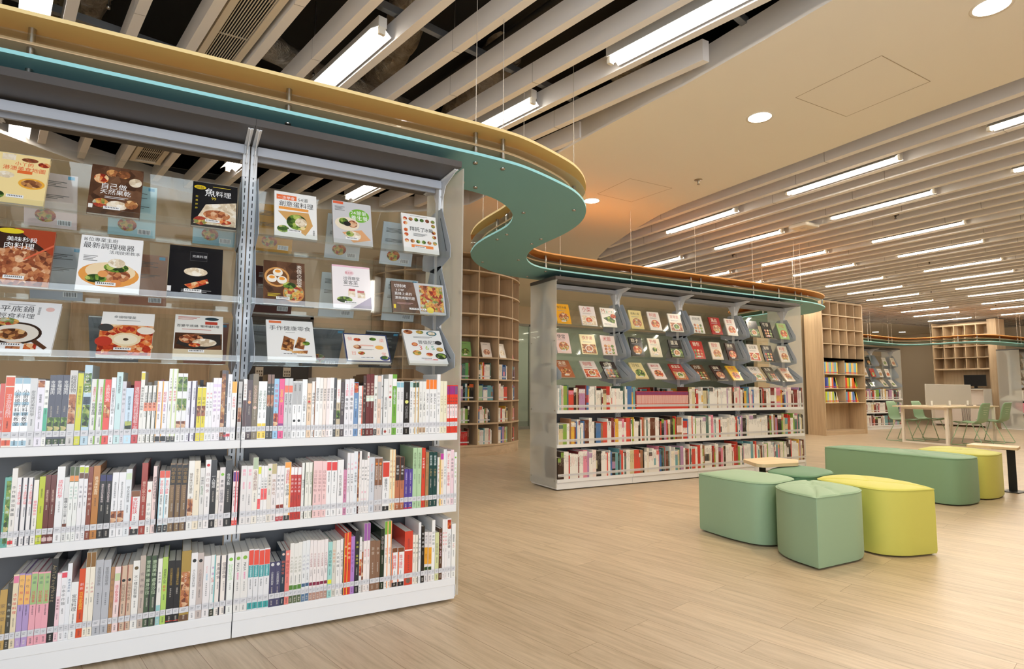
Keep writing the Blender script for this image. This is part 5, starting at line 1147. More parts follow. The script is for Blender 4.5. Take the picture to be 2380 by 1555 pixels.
# ------------------------------------------------------------------ the mass of spines further away
def spine_mass(mb, x0, x1, yf, z, depth, seed, pal, hm=0.235, sgn=1, wid=(0.009, 0.02), put=None):
    rnd = random.Random(seed); x = x0; col = None; run = 0
    while x < x1 - wid[0]:
        if run <= 0: col = rnd.choice(pal); run = rnd.choice((1, 1, 1, 2, 2, 3, 4)); w = rnd.uniform(*wid); h = hm * rnd.uniform(0.86, 1.13); band = rnd.random(); bc = rnd.choice(pal); tc = rnd.choice(('777', '666', 'c66', '888'))
        run -= 1
        if x + w > x1: break
        lst = put(x, w) if put else None
        f = lst or (lambda u, v, y_: (x + u, yf + sgn * y_, z + v))
        m = M(col, 0.3); dk = sum(rgb(col)) < 0.6
        vs = [f(0, 0, 0), f(w - 0.0006, 0, 0), f(w - 0.0006, 0, depth), f(0, 0, depth), f(0, h, 0), f(w - 0.0006, h, 0), f(w - 0.0006, h, depth), f(0, h, depth)]
        fcs = [(0, 1, 5, 4), (1, 2, 6, 5), (3, 0, 4, 7), (2, 3, 7, 6)]; tp = [(4, 5, 6, 7)]
        if sgn < 0: fcs = [q[::-1] for q in fcs]; tp = [q[::-1] for q in tp]
        mb.add(vs, fcs, m); mb.add(vs, tp, PAGES)
        def rect(u0, v0, u1, v1, mm, k):
            p = [f(u0, v0, -k), f(u1, v0, -k), f(u1, v1, -k), f(u0, v1, -k)]; mb.add(p if sgn > 0 else p[::-1], [(0, 1, 2, 3)], mm)
        rect(0.0005, 0.033, w - 0.001, 0.052, LBL, 0.0012)
        if band < 0.3: rect(0.001, h * 0.78, w - 0.0015, h * 0.97, M(bc, 0.35), 0.0006)
        elif band < 0.42: rect(0.001, h * 0.3, w - 0.0015, h * 0.62, M(bc, 0.35), 0.0006)
        n = rnd.randint(3, 7); tv = h * rnd.uniform(0.8, 0.9); ch = h * 0.055
        for q in range(n): rect(w * 0.34, tv - ch * 0.55, w * 0.64, tv, M('b8ac9c' if dk else tc, 0.5), 0.0009); tv -= ch
        x += w
WPAL = ['f4f2ec'] * 9 + ['ece6da', 'f0e8d8', 'fae6e0', 'e4e4e2', '2a2826', '3a2a24', '242424', 'c83a30', 'd85040', '6a3a2a', 'a07050', '8ab04a', 'e8b848', '4a78b0', '70a8b0', 'b890b8', 'e890a8', '50706a', 'd8cca0', '803030']
mb = MB()
for r, z in enumerate(SHZ):
    zz = z + 0.0363
    if r == 2:
        spine_mass(mb, 3.372, 4.42, Y2, zz, 0.18, 31, WPAL)
        rr = random.Random(5); x = 4.425
        while x < 5.22:
            w = rr.uniform(0.007, 0.011)
            mb.box(x, Y2, zz, x + w - 0.001, Y2 + 0.18, zz + 0.2, M('d8483c', 0.3)); mb.box(x + 0.001, Y2 - 0.001, zz + 0.16, x + w - 0.002, Y2 - 0.0004, zz + 0.195, M('7a4a80', 0.3)); mb.box(x + w * 0.35, Y2 - 0.001, zz + 0.06, x + w - 0.0015, Y2 - 0.0004, zz + 0.155, M('f2e6de', 0.3)); mb.box(x, Y2 - 0.0016, zz + 0.033, x + w - 0.001, Y2 - 0.0011, zz + 0.052, LBL); x += w
        spine_mass(mb, x + 0.002, 7.35, Y2, zz, 0.18, 33, WPAL)
    else: spine_mass(mb, 3.372, 7.352, Y2, zz, 0.18 if r else 0.2, 40 + r, WPAL, 0.24 if r else 0.255)
o = mb.build('shelved_books', loc=(5.3, Y2 + 0.1, 0.1)); o['kind'] = 'stuff'; tag(o, 'packed book spines filling the three lower shelves of the second bookcase', 'books')
mb = MB()
for r, z in ((2, SHZ[2]),): spine_mass(mb, -1.78, 1.19, Y1 + D, z + 0.0363, 0.18, 60 + r, WPAL, 0.225, -1)
o = mb.build('shelved_books', loc=(0, Y1 + D - 0.1, 0.1)); o['kind'] = 'stuff'; tag(o, 'packed books on the rear upper shelf of the near bookcase', 'books')
mb = MB()
for r, z in ((2, SHZ[2]),):
    spine_mass(mb, 3.372, 7.352, Y2 + D, z + 0.0363, 0.18, 70 + r, WPAL, 0.22, -1)
o = mb.build('shelved_books', loc=(5.3, Y2 + D - 0.1, 0.1)); o['kind'] = 'stuff'; tag(o, 'packed books on the rear upper shelf of the second bookcase', 'books')
mb = MB()
for r, z in enumerate(SHZ):
    spine_mass(mb, 14.7, 17.6, 9.3, z + 0.0363, 0.18, 80 + r, WPAL, 0.24, 1, (0.02, 0.04)); spine_mass(mb, 20.2, 23.1, 7.5, z + 0.0363, 0.18, 85 + r, WPAL, 0.24, 1, (0.02, 0.04))
o = mb.build('shelved_books', loc=(16, 9.4, 0.1)); o['kind'] = 'stuff'; tag(o, 'packed books on the two most distant white bookcases', 'books')
# clear retaining strips in front of the spines of the second bookcase
for r, z in enumerate(SHZ):
    mb = MB()
    for q in (0.062, 0.083): mb.box(3.372, Y2 - 0.006, z + q, 7.356, Y2 - 0.004, z + q + 0.005, M('e8e6e0', 0.3))
    tag(mb.build('retaining_strip'), 'pair of white retaining strips before the spines, %s book shelf of the second bookcase' % ('lowest', 'middle', 'highest')[r], 'retaining strip')
# far display books
for (bx, yf, n0, n1, nm) in ((13.66, 9.3, 1.05, 3.95, 'distant bookcase beside the tall oak cubbies'), (20.15, 7.5, 0.1, 2.9, 'far bookcase with the frosted end panel')):
    for k in 'ABC':
        i = 0; x = bx + n0; rnd = random.Random(ord(k) + int(bx))
        while x < bx + n1 - 0.15:
            c = rnd.choice(['f0e8dc', 'f4ece4', 'e8d8c0', '3a3028', 'c84838', 'f0c858', 'a8c0b0', 'f4f0ea']); i += 1
            if 0.04 < (x - bx) % 1.0 < 0.76:
                faceout(yf, k, x, 0.19, 0.24, c, [('p', 0.5, 0.35, 0.34, 0.28, rnd.randrange(6)), ('l', 0.15, 0.82, 0.6, 3, '777')], '%s face-out cookbook, %s along the %s tray, %s' % (hsv_name(c), ordinal(i), {'A': 'top', 'B': 'middle', 'C': 'lowest'}[k], nm), 'cookbooks on the distant trays', 0.012)
            x += rnd.choice((0.32, 0.36, 0.42))

# ------------------------------------------------------------------ the round oak bookcase
CX, CY_, RO, RI = 3.9, 9.62, 1.33, 1.0
def arc(r, a0, a1, n): return [(CX + r * math.sin(a0 + (a1 - a0) * i / n), CY_ - r * math.cos(a0 + (a1 - a0) * i / n)) for i in range(n + 1)]
rbk = thing('round_bookcase', (CX, CY_, 0), 'tall curved oak bookcase of open cubbies wrapping a round column', 'bookcase')
A0, A1 = -1.5, 1.75
def ring(z0, z1, r0, r1, mat, name):
    mb = MB(); o = arc(r1, A0, A1, 40); i = arc(r0, A0, A1, 40)
    n = len(o)
    vs = [(x, y, z0) for x, y in o] + [(x, y, z0) for x, y in i] + [(x, y, z1) for x, y in o] + [(x, y, z1) for x, y in i]
    fs = []
    for k in range(n - 1): fs += [(k, n + k, n + k + 1, k + 1), (2 * n + k, 2 * n + k + 1, 3 * n + k + 1, 3 * n + k), (k, k + 1, 2 * n + k + 1, 2 * n + k), (n + k + 1, n + k, 3 * n + k, 3 * n + k + 1)]
    fs += [(0, 2 * n, 3 * n, n), (n - 1, 2 * n - 1, 4 * n - 1, 3 * n - 1)]
    mb.add(vs, fs, mat); return mb.build(name, rbk)
ring(0, 0.15, RI, RO - 0.012, OAKX, 'plinth')
RZ = [0.15, 0.485, 0.833, 1.167, 1.514, 1.852, 2.196, 2.545, 2.878]
for z in RZ + [3.158]: ring(z, z + 0.022, RI + 0.001, RO, OAKX, 'shelf')
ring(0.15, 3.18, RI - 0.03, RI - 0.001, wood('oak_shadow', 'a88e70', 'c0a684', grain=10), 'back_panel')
DIV = 0.305
ths = [0.035 + DIV * k for k in range(-5, 6)]
for th in ths:
    for z0, z1 in zip(RZ, RZ[1:] + [3.158]):
        mb = MB(); c, s = math.cos(th), math.sin(th)
        P = lambda r, t: (CX + r * s + t * c, CY_ - r * c + t * s)
        mb.prism([P(RI + 0.002, -0.01), P(RO - 0.006, -0.01), P(RO - 0.006, 0.01), P(RI + 0.002, 0.01)], z0 + 0.0223, z1 - 0.0003, OAK); mb.build('divider', rbk)
mb = MB(); WP2 = WPAL + ['e86830', '3a68a8', '60a860', '202020', 'c03030', '20485a', 'e8c840', 'a8c8a0']
for ri in range(4):
    for ci, th in enumerate(ths[:-1]):
        if not -0.7 < th < 1.3: continue
        t0 = th + 0.012; wd = (DIV - 0.03) * (RO - 0.06) * random.Random(ri * 9 + ci).uniform(0.72, 0.98)
        def put(x, w, t0=t0, z=RZ[ri] + 0.0225):
            a = t0 + x / (RO - 0.06); c, s = math.cos(a), math.sin(a)
            return lambda u, v, d: (CX + (RO - 0.06 - d) * s + u * c, CY_ - (RO - 0.06 - d) * c + u * s, z + v)
        spine_mass(mb, 0, wd, 0, 0, 0.16, 200 + ri * 13 + ci, WP2, 0.235, 1, (0.012, 0.03), put)
o = mb.build('shelved_books', loc=(CX, CY_, 0.15)); o['kind'] = 'stuff'; tag(o, 'packed books in the lower cubbies of the round oak bookcase', 'books')
for ci, (th, c, fd, lb, tilt) in enumerate(((-0.13, '78a860', 4, 'green and white field cover leaning in the round bookcase, nearest the white end panel', 0), (0.18, 'e4dcd4', 2, 'pale cover with a brown portrait leaning in the round bookcase', 0), (0.48, 'ece8e2', 7, 'white cover with a black bowl leaning in the round bookcase', 0), (0.76, 'e88898', 7, 'pink narrow cover leaning in the round bookcase', 0))):
    a = th + 0.02; c_, s_ = math.cos(a), math.sin(a); z = RZ[4] + 0.0225; W, H = 0.19, 0.24
    f = lambda u, v, d: (CX + (RO - 0.07 - d - v * 0.28) * s_ + (u - W / 2) * c_, CY_ - (RO - 0.07 - d - v * 0.28) * c_ + (u - W / 2) * s_, z + v)
    mb = MB(); vs = [f(0, 0, 0), f(W, 0, 0), f(W, 0, 0.012), f(0, 0, 0.012), f(0, H, 0), f(W, H, 0), f(W, H, 0.012), f(0, H, 0.012)]
    mb.add(vs, [(0, 3, 2, 1), (4, 5, 6, 7), (0, 1, 5, 4), (1, 2, 6, 5), (2, 3, 7, 6), (3, 0, 4, 7)], M(c, 0.3))
    P = Paint(mb, lambda u, v, k: f(u, v, -0.0002 - k)); paint_cover(P, W, H, [('p', 0.5, 0.35, 0.35, 0.25, fd), ('l', 0.2, 0.88, 0.5, 2, '555'), ('r', 0.35, 0.12, 0.65, 0.18, 'f4f4f4')]); tag(mb.build('leaning_book', loc=f(W / 2, 0, 0)), lb, 'book', 'books leaning in the round bookcase')
# ------------------------------------------------------------------ petal stools
def fabric(h):
    m, nt, b, L = nodes('woven_cover'); tc = N(nt, 'ShaderNodeTexCoord'); n = N(nt, 'ShaderNodeTexNoise', i_Scale=350.0, i_Detail=2.0); L(tc.outputs['Object'], n.inputs['Vector'])
    bp = N(nt, 'ShaderNodeBump', i_Strength=0.15, i_Distance=0.002); L(n.outputs[0], bp.inputs['Height']); L(bp.outputs[0], b.inputs['Normal'])
    b.inputs['Base Color'].default_value = (*rgb(h), 1); b.inputs['Roughness'].default_value = 0.7; b.inputs['Sheen Weight'].default_value = 0.15
    return m
FG = fabric('98b898'); FY = fabric('d2d266'); FD = fabric('5c8a68'); FB = fabric('80a684')
def round_poly(pts, n=6):
    """corners given as (x, y, radius) rounded with arcs"""
    out = []; k = len(pts)
    for i in range(k):
        x, y, r = pts[i]; p = Vector((x, y)); a = Vector(pts[i - 1][:2]); b = Vector(pts[(i + 1) % k][:2])
        da = (a - p).normalized(); db = (b - p).normalized(); r_ = min(r, (a - p).length * 0.48, (b - p).length * 0.48)
        if r_ < 0.004: out.append((x, y)); continue
        s, e = p + da * r_, p + db * r_
        for j in range(n + 1):
            t = j / n; q = s * (1 - t) ** 2 + p * 2 * t * (1 - t) + e * t * t; out.append((q.x, q.y))
    return out
def stool(pts, label, mat, H=0.42, seams=(), name='petal_stool', group='petal-shaped stools'):
    P = [Vector((x, y)) for x, y in round_poly(pts, 7)]
    # resample evenly
    dense = []
    for a, b in zip(P, P[1:] + P[:1]):
        k = max(1, int((b - a).length / 0.03)); dense += [a.lerp(b, i / k) for i in range(k)]
    c = sum(dense, Vector((0, 0))) / len(dense); n = len(dense)
    area = sum(p.x * q.y - q.x * p.y for p, q in zip(dense, dense[1:] + dense[:1]))
    if area < 0: dense = dense[::-1]
    t = thing(name, (c.x, c.y, 0), label, 'stool', group)
    mb = MB(); rings = []
    for s, z in ((0.985, 0.012), (1.0, 0.03), (1.0, H - 0.028), (0.995, H - 0.012), (0.985, H - 0.004)):
        rings.append([(c.x + (p.x - c.x) * s, c.y + (p.y - c.y) * s, z) for p in dense])
    vs = [v for r in rings for v in r]; fs = [(i * n + k, i * n + (k + 1) % n, (i + 1) * n + (k + 1) % n, (i + 1) * n + k) for i in range(len(rings) - 1) for k in range(n)]
    mb.add(vs, fs, mat, True); mb.add(rings[0], [tuple(range(n - 1, -1, -1))], mat); mb.build('body', t)
    mb = MB(); rings = []
    def dip(x, y):
        d = 0.0
        for (ax, ay), (bx, by) in seams:
            a, b, q = Vector((ax, ay)), Vector((bx, by)), Vector((x, y)); u = max(0, min(1, (q - a).dot(b - a) / max((b - a).length_squared, 1e-9))); dd = (q - a.lerp(b, u)).length
            d += 0.011 * math.exp(-(dd / 0.012) ** 2)
        return d
    prof = [(0.985, -0.0038)] + [(s, 0.018 * (1 - s ** 5)) for s in (0.97, 0.94, 0.88, 0.8, 0.7, 0.6, 0.5, 0.4, 0.3, 0.2, 0.1)]
    for s, dz in prof: rings.append([(c.x + (p.x - c.x) * s, c.y + (p.y - c.y) * s, H + dz - (dip(c.x + (p.x - c.x) * s, c.y + (p.y - c.y) * s) if s < 0.98 else 0)) for p in dense])
    vs = [v for r in rings for v in r] + [(c.x, c.y, H + 0.018)]; fs = [(i * n + k, i * n + (k + 1) % n, (i + 1) * n + (k + 1) % n, (i + 1) * n + k) for i in range(len(rings) - 1) for k in range(n)]
    L = len(rings) - 1; fs += [(L * n + k, L * n + (k + 1) % n, (L + 1) * n) for k in range(n)]
    mb.add(vs, fs, mat, True); mb.build('seat_top', t)
    mb = MB(); mb.tube([(c.x + (p.x - c.x) * 0.996, c.y + (p.y - c.y) * 0.996, H - 0.005) for p in dense + dense[:1]], 0.0032, mat, 6, False); mb.build('piping', t)
    for k in range(4):
        p = c.lerp(dense[int(k * n / 4)], 0.7); mb = MB(); mb.lathe(p.x, p.y, [(0.018, 0.0), (0.018, 0.013)], M('1a1a1a', 0.6), 10); mb.build('foot', t)
    return t
stool([(3.272, 2.232, 0.006), (3.70, 2.232, 0.1), (3.85, 2.30, 0.12), (3.895, 2.5, 0.15), (3.885, 2.685, 0.1), (3.70, 2.71, 0.08), (3.42, 2.64, 0.2), (3.3, 2.47, 0.12)], 'pale green petal stool with stitched top, nearest the camera', FG, seams=(((3.275, 2.235), (3.85, 2.68)), ((3.66, 2.5), (3.5, 2.25)), ((3.66, 2.5), (3.4, 2.62)), ((3.8, 2.6), (3.78, 2.3)), ((3.8, 2.6), (3.62, 2.7))))
stool([(3.40, 3.27, 0.006), (3.37, 2.95, 0.3), (3.40, 2.76, 0.12), (3.50, 2.69, 0.1), (3.85, 2.765, 0.12), (3.90, 2.95, 0.2), (3.83, 3.31, 0.06)], 'pale green petal stool behind the nearest one, toward the white bookcase', FG)
stool([(4.272, 2.085, 0.006), (4.02, 2.135, 0.14), (3.90, 2.23, 0.12), (3.925, 2.5, 0.2), (3.955, 2.70, 0.06), (4.15, 2.765, 0.14), (4.36, 2.74, 0.12), (4.44, 2.55, 0.16), (4.42, 2.33, 0.2)], 'lime yellow petal stool touching the nearest pale green one', FY, seams=(((3.97, 2.68), (4.26, 2.1)), ((4.1, 2.42), (4.35, 2.6)), ((4.2, 2.25), (4.42, 2.4))))
stool([(4.5, 3.25, 0.03), (4.53, 2.98, 0.15), (4.38, 2.82, 0.14), (4.02, 2.765, 0.1), (3.925, 2.82, 0.06), (3.93, 3.1, 0.12), (4.22, 3.24, 0.14)], 'dark green petal stool behind the lime and pale green ones', FD)
stool([(6.16, 4.1, 0.05), (6.165, 3.05, 0.1), (6.17, 2.86, 0.1), (6.34, 2.80, 0.12), (6.62, 2.82, 0.14), (6.74, 3.0, 0.16), (6.71, 3.45, 0.3), (6.56, 4.12, 0.06)], 'long mid green bench with rounded end before the study table', FB, 0.43, seams=(((6.17, 3.48), (6.7, 3.52)), ((6.5, 2.84), (6.45, 3.9)), ((6.2, 3.85), (6.45, 3.55)), ((6.2, 3.1), (6.45, 3.4))), name='bench_stool', group='long bench stools')
stool([(7.26, 2.90, 0.03), (7.0, 2.84, 0.1), (6.78, 2.87, 0.1), (6.78, 3.2, 0.2), (6.85, 3.5, 0.1), (7.35, 3.6, 0.12), (7.52, 3.5, 0.14), (7.5, 3.2, 0.2)], 'lime yellow petal stool behind the long green bench', FY, 0.43, seams=(((6.85, 3.45), (7.25, 2.95)), ((7.05, 3.2), (7.45, 3.3))))
# ------------------------------------------------------------------ small side tables
TOPM = wood('pale_top', 'e0c49c', 'ecd4b0', grain=8, axis='X', rough=0.5); BLK = M('1c1c1e', 0.5, 0.2)
def side_table(pts, leg, foot, label, z=0.47):
    c = sum((Vector((x, y)) for x, y in pts), Vector((0, 0))) / len(pts)
    t = thing('side_table', (c.x, c.y, 0), label, 'side table', 'cantilever side tables')
    mb = MB(); mb.prism(round_poly([(x, y, 0.03) for x, y in pts], 4), z - 0.026, z, TOPM); mb.build('top', t, bevel=0.003)
    (lx, ly), (wx, wy) = leg; mb = MB(); mb.obox((lx, ly, 0.0085), (lx, ly, z - 0.037), 0.07, 0.012, BLK, up=(wx, wy, 0)); mb.build('leg', t)
    mb = MB(); mb.obox((lx, ly, z - 0.032), (c.x, c.y, z - 0.032), 0.12, 0.01, BLK); mb.build('top_bracket', t)
    mb = MB(); mb.prism([(foot[0], foot[1]), (foot[2], foot[1]), (foot[2], foot[3]), (foot[0], foot[3])], 0, 0.008, BLK); mb.build('foot_plate', t)
side_table([(3.97, 3.14), (4.32, 3.09), (4.5, 3.22), (4.47, 3.45), (4.11, 3.46), (3.955, 3.2)], ((4.28, 3.40), (0, 1)), (4.12, 3.32, 4.44, 3.5), 'pale oak cantilever side table behind the dark green stool')
side_table([(7.52, 2.87), (7.85, 2.97), (7.81, 3.38), (7.47, 3.31)], ((7.66, 2.985), (1, 0.2)), (7.55, 2.9, 7.78, 3.06), 'pale oak cantilever side table beyond the far lime stool')
# ------------------------------------------------------------------ tall oak cubby units
def cubby(name, label, org, ux, uy, W, Dp, cols_u, rows_u, cols_l, rows_l, zl, ztop, base_open):
    """ux along the front, uy to the back"""
    t = thing(name, (org[0], org[1], 0), label, 'bookcase'); ux, uy = Vector((*ux, 0)), Vector((*uy, 0)); o = Vector((*org, 0))
    def bx(mb, a0, b0, z0, a1, b1, z1, m):
        c = [o + ux * a + uy * b for a, b in ((a0, b0), (a1, b0), (a1, b1), (a0, b1))]; mb.prism([(p.x, p.y) for p in c], z0, z1, m)
    T = 0.03
    for a in (0, W - T): mb = MB(); bx(mb, a, 0, 0, a + T, Dp, ztop, OAK); mb.build('side_panel', t)
    mb = MB(); bx(mb, T + 0.0003, Dp - 0.015, 0.0, W - T - 0.0003, Dp, ztop, OAK); mb.build('back_panel', t)
    mb = MB(); bx(mb, T + 0.0003, 0.03, 0, W - T - 0.0003, Dp - 0.016, 0.1, OAKX); mb.build('plinth', t)
    iw = W - 2 * T
    def grid(cols, zs, key):
        for i, z in enumerate(zs):
            th = 0.045 if (i == 0 and key == 'u') or i == len(zs) - 1 else 0.022
            mb = MB(); bx(mb, T + 0.0003, 0.002, z - th / 2, W - T - 0.0003, Dp - 0.0155, z + th / 2, OAKX); mb.build('shelf', t)
        for z0, z1 in zip(zs, zs[1:]):
            for c in range(1, cols):
                a = T + iw * c / cols; mb = MB(); bx(mb, a - 0.01, 0.004, z0 + 0.023, a + 0.01, Dp - 0.016, z1 - 0.023, OAK); mb.build('divider', t)
    if cols_l: grid(cols_l, rows_l, 'l')
    grid(cols_u, rows_u, 'u')
    return t, bx
tu, tb = cubby('cubby_unit', 'floor-to-ceiling oak cubby unit with bagged magazines beyond the second bookcase', (12.985, 8.55), (1, 0), (0, 1), 1.64, 0.45, 5, [1.79, 2.15, 2.505, 2.84, 3.165], 2, [0.756, 1.09, 1.43, 1.79], 0.756, 3.17, True)
mb = MB(); tb(mb, 0.36, 0.429, 0.42, 0.43, 0.4345, 0.5, M('e8e4da', 0.4)); mb.build('socket_plate', tu)
MAGC = [['88b8d8', 'f0d860', 'e8a0a8', '98c8b0'], ['80b0d0', 'f0d860', 'f0b890', '88c0c8'], ['3a4a98', '5868b0', 'c8d050', 'f0f0e8', 'e87848'], ['e85040', 'f0c840', '70a848', 'f0e8d8', 'e88030'], ['c8d840', 'a8d0d8', 'f0e070', 'f4ece0'], ['70a8d0', 'e85048', 'f0d050', 'e8e0e8', '5878b8']]
for i, (c, r) in enumerate(((0, 2), (1, 2), (0, 1), (1, 1), (0, 0), (1, 0))):
    z = (0.756, 1.09, 1.43)[r] + 0.0115; x0 = 12.985 + 0.05 + c * 0.79; rnd = random.Random(i); k = 10 if r == 2 else 8; dx = 0.058
    t = thing('magazine_bundle', (x0 + 0.3, 8.7, z), ('striped blue and yellow periodicals, by the side panel, on the highest magazine shelf', 'striped blue and yellow periodicals, by the wall end, on the highest magazine shelf', 'bagged blue and orange periodicals, by the side panel, on the middle magazine shelf', 'bagged red and green periodicals, by the wall end, on the middle magazine shelf', 'bagged lime and pale periodicals, by the side panel, on the lowest magazine shelf', 'bagged mixed bright periodicals, by the wall end, on the lowest magazine shelf')[i], 'magazines', 'bundles of periodicals in the oak cubby unit')
    for j in range(k):
        lean = 0.05 * max(0, j - k + 3) if r < 2 else 0; w = 0.5 / k
        mb = MB(); x = x0 + 0.01 + j * w; hh = 0.27 if r == 2 else 0.25
        mb.add([(x, 8.56, z), (x + w - 0.002, 8.56, z), (x + w - 0.002, 8.8, z), (x, 8.8, z), (x - lean, 8.56, z + hh), (x + w - 0.002 - lean, 8.56, z + hh), (x + w - 0.002 - lean, 8.8, z + hh), (x - lean, 8.8, z + hh)], [(0, 3, 2, 1), (4, 5, 6, 7), (0, 1, 5, 4), (1, 2, 6, 5), (2, 3, 7, 6), (3, 0, 4, 7)], M(MAGC[i][j % len(MAGC[i])], 0.25))
        mb.add([(x + 0.001, 8.5594, z + 0.02), (x + w - 0.003, 8.5594, z + 0.02), (x + w - 0.003, 8.5594, z + 0.04), (x + 0.001, 8.5594, z + 0.04)], [(0, 1, 2, 3)], M('c83038', 0.4)); mb.build('magazine', t)
u2, ub = cubby('cubby_unit', 'oak cubby unit with a monitor counter in the far corner', (20.5, 9.83), (0, -1), (1, 0), 1.50, 0.5, 5, [1.715, 2.06, 2.40, 2.735, 3.06], 0, [], 0, 3.17, True)
mb = MB(); ub(mb, 1.501, -0.02, 0.0, 1.70, 0.5, 3.17, OAK); mb.build('end_pilaster', u2)
# counter with monitor
ct = thing('counter_desk', (20.3, 8.7, 0), 'white tall counter desk with slatted vent under the black monitor', 'desk')
mb = MB(); mb.box(20.05, 8.34, 1.095, 20.48, 9.75, 1.125, M('ece8e0', 0.4)); mb.build('top', ct)
for y in (8.34, 9.72): mb = MB(); mb.box(20.06, y, 0.0, 20.48, y + 0.03, 1.0945, M('e8e2d6', 0.4)); mb.build('side_panel', ct)
mb = MB(); mb.box(20.2, 8.371, 0.05, 20.22, 9.719, 1.0945, M('e4d8ce', 0.5)); mb.build('modesty_panel', ct)
mb = MB()
for k in range(9): mb.box(20.196, 8.78 + k * 0.026, 0.1, 20.1998, 8.79 + k * 0.026, 1.02, M('4a443e', 0.7))
mb.build('vent_slats', ct)
mb = MB(); mb.box(20.0, 8.15, 0.0, 20.03, 8.335, 1.125, acrylic('desk_screen', (0.9, 0.9, 0.88), 0.7)); mb.build('side_screen', ct)
mo = thing('monitor', (20.35, 8.66, 1.126), 'black flat computer monitor standing on the white counter desk', 'monitor')
mb = MB(); mb.box(20.3, 8.38, 1.2, 20.33, 8.94, 1.53, M('141416', 0.35)); mb.build('screen', mo, bevel=0.004)
mb = MB(); mb.box(20.332, 8.62, 1.14, 20.35, 8.70, 1.36, M('141416', 0.4)); mb.box(20.24, 8.53, 1.126, 20.42, 8.79, 1.139, M('141416', 0.4)); mb.build('stand', mo)
# ------------------------------------------------------------------ study table, screen and chairs
TW = M('f0e8dc', 0.4)
tb_ = thing('study_table', (13.9, 6.45, 0), 'white-framed study table with pale top among green chairs', 'table')
mb = MB(); mb.prism(round_poly([(12.75, 5.98, 0.04), (15.1, 6.02, 0.04), (15.1, 6.98, 0.04), (12.75, 6.94, 0.04)], 4), 0.722, 0.747, wood('table_top', 'd8c4a4', 'e4d2b6', grain=8, axis='X')); mb.build('top', tb_)
for x in (12.95, 14.85):
    mb = MB()
    for y in (6.05, 6.85): mb.box(x, y - 0.0225, 0.0, x + 0.055, y + 0.0225, 0.7215, TW)
    mb.box(x, 6.0727, 0.0, x + 0.055, 6.8273, 0.03, TW); mb.box(x, 6.0727, 0.68, x + 0.055, 6.8273, 0.7215, TW); mb.build('leg_frame', tb_)
mb = MB(); mb.box(13.006, 6.4, 0.685, 14.849, 6.5, 0.7215, TW); mb.build('beam', tb_)
ds = thing('desk_screen', (13.9, 6.47, 0.748), 'pale grey privacy screen clipped along the study table middle', 'screen')
mb = MB(); mb.box(13.12, 6.46, 0.765, 14.95, 6.48, 1.19, M('bcb8b0', 0.7)); mb.build('panel', ds, bevel=0.006)
for x in (13.3, 14.0, 14.75): mb = MB(); mb.prism(round_poly([(x - 0.022, 6.435, 0.01), (x + 0.022, 6.435, 0.01), (x + 0.022, 6.505, 0.01), (x - 0.022, 6.505, 0.01)], 3), 0.7475, 0.85, M('f4f2ec', 0.3)); mb.build('clip', ds)
for i, x in enumerate((14.2, 14.62)):
    mb = MB(); mb.box(x, 6.2, 0.7475, x + 0.2, 6.24, 0.765, M('8a8478', 0.5)); tag(mb.build('table_socket'), 'small grey socket strip lying on the study table, %s' % ('toward its far end' if i else 'near its middle'), 'socket')
CG = M('86a684', 0.5); CGD = M('9cba98', 0.4)
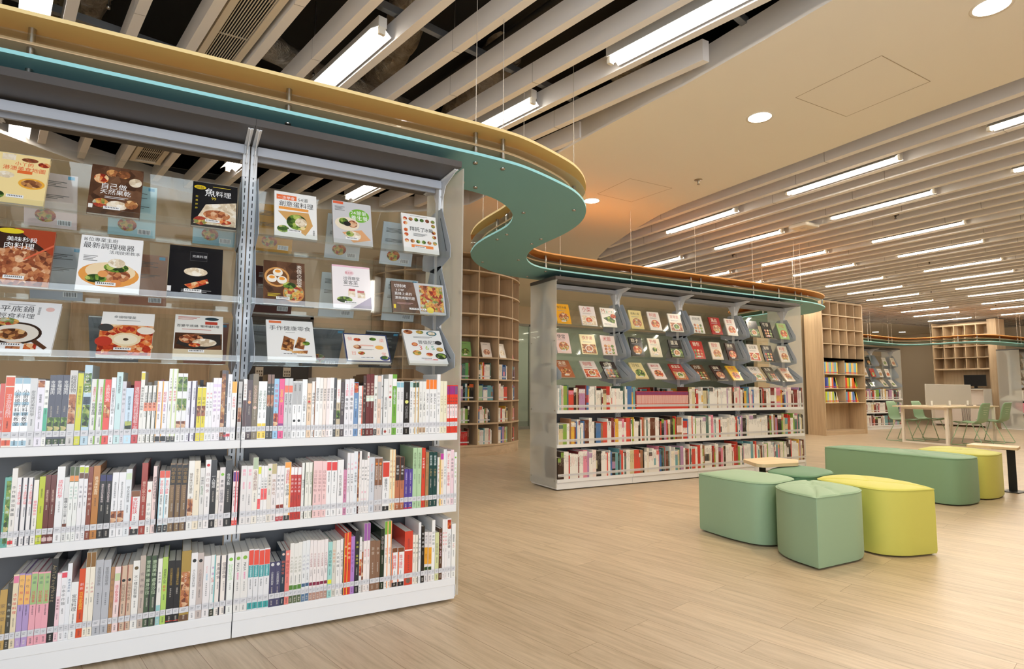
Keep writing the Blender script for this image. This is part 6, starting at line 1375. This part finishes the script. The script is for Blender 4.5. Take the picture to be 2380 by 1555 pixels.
def make_chair():
    t = thing('shell_chair', (0, 0, 0), '', 'chair', 'green shell chairs at the study table')
    # profile of the shell in (y, z): front lip to top of the back; the sitter faces -y
    prof = [(-0.2, 0.425), (-0.21, 0.44), (-0.16, 0.45), (-0.05, 0.44), (0.08, 0.43), (0.15, 0.435), (0.2, 0.47), (0.225, 0.54), (0.24, 0.63), (0.265, 0.74), (0.285, 0.8), (0.3, 0.825)]
    wid = [0.19, 0.21, 0.225, 0.225, 0.22, 0.215, 0.21, 0.205, 0.2, 0.19, 0.175, 0.15]
    mb = MB(); n = 8; top = []; bot = []
    for (y, z), wd in zip(prof, wid):
        top.append([(wd * (2 * i / n - 1), y - 0.015 * ((2 * i / n - 1) ** 2) * (1 if z > 0.5 else 0), z + 0.02 * ((2 * i / n - 1) ** 2) * (1 if z < 0.5 else 0)) for i in range(n + 1)])
    for a, p in enumerate(prof):
        q0, q1 = prof[max(0, a - 1)], prof[min(len(prof) - 1, a + 1)]; d = Vector((q1[0] - q0[0], q1[1] - q0[1])).normalized(); nm = Vector((d.y, -d.x)) * 0.008
        bot.append([(x, y + nm.x, z + nm.y) for x, y, z in top[a]])
    m = n + 1; vs = [v for r in top for v in r] + [v for r in bot for v in r]; o = len(top) * m; fs = []
    for a in range(len(prof) - 1):
        for i in range(n):
            k = a * m + i; fs += [(k, k + 1, k + m + 1, k + m), (o + k + m, o + k + m + 1, o + k + 1, o + k)]
        fs += [(a * m, (a + 1) * m, o + (a + 1) * m, o + a * m), (a * m + n, o + a * m + n, o + (a + 1) * m + n, (a + 1) * m + n)]
    for i in range(n): fs += [(i, o + i, o + i + 1, i + 1), ((len(prof) - 1) * m + i + 1, o + (len(prof) - 1) * m + i + 1, o + (len(prof) - 1) * m + i, (len(prof) - 1) * m + i)]
    mb.add(vs, fs, CG, True); sh = mb.build('shell', t)
    mb = MB()
    for j, z in enumerate((0.6, 0.64, 0.68, 0.73)):
        y = 0.235 + (z - 0.6) * 0.22; wv = 0.1 - 0.018 * (3 - j); mb.box(-wv, y + 0.006, z, wv, y + 0.013, z + 0.006, M('c8d4bc', 0.6))
    mb.build('back_slots', sh)
    for s in (-1, 1):
        mb = MB(); mb.tube([(s * 0.17, -0.12, 0.424), (s * 0.215, -0.26, 0.02), (s * 0.215, -0.24, 0.009), (s * 0.215, 0.26, 0.009), (s * 0.215, 0.28, 0.02), (s * 0.17, 0.1, 0.418)], 0.008, CGD, 8); mb.build('sled_leg', t)
    mb = MB()
    for y in (-0.12, 0.1): mb.tube([(-0.17, y, 0.421 if y < 0 else 0.415), (0.17, y, 0.421 if y < 0 else 0.415)], 0.008, CGD, 8)
    mb.build('seat_support', t)
    return t
ch0 = make_chair()
chairs = [((13.30, 6.98, 0), 0, 'green shell chair nearest the camera on the far long side of the study table'), ((14.22, 6.95, 0), 0, 'second green shell chair along the far long side of the study table'), ((13.45, 5.86, 0), math.pi, 'green shell chair with back to the camera at the near table leg'), ((14.62, 5.97, 0), math.pi, 'green shell chair at the far end of the near long side')]
for i, (loc, rz, lb) in enumerate(chairs):
    if i == 0: ch0.location = loc; ch0.rotation_euler = (0, 0, rz); ch0['label'] = lb
    else: dup(ch0, loc, lb, None, rz)
# office chair glimpsed beyond the glass
oc = thing('waiting_chair', (7.6, 14.2, 0), 'dark blue-seated chair glimpsed beyond the glass partition', 'chair')
mb = MB(); mb.box(7.35, 14.0, 0.43, 7.8, 14.45, 0.48, M('2a3a58', 0.8)); mb.build('seat', oc, bevel=0.015)
mb = MB(); mb.box(7.78, 14.0, 0.6, 7.82, 14.45, 0.98, M('3a4438', 0.7)); mb.build('backrest', oc, bevel=0.012)
for sx, sy in ((7.38, 14.03), (7.38, 14.42), (7.79, 14.03), (7.79, 14.42)): mb = MB(); mb.tube([(sx, sy, 0), (sx, sy, 0.429 if sx < 7.5 else 0.62)], 0.011, BLK, 8); mb.build('leg', oc)
# exit sign above the corridor, seen small through the trays
es = thing('exit_sign', (0.66, 9.3, 2.3), 'green and white lit exit sign hanging before the dark door', 'sign')
mb = MB(); mb.box(0.5, 9.29, 2.2, 0.86, 9.31, 2.34, M('e8f0ea', 0.3)); mb.build('box', es)
mb = MB(); P = Paint(mb, lambda u, v, k: (0.5 + u, 9.2898 - k, 2.2 + v)); P.htext('EXIT', 0.05, 0.07, 0.11, M('1c8a50', 0.4)); mb.build('lettering', es)
mb = MB(); mb.tube([(0.68, 9.3, 2.341), (0.68, 9.3, ZC)], 0.006, STEEL, 6); mb.build('hanger', es)
# remove the lettering helper
bpy.data.objects.remove(_to, do_unlink=True)
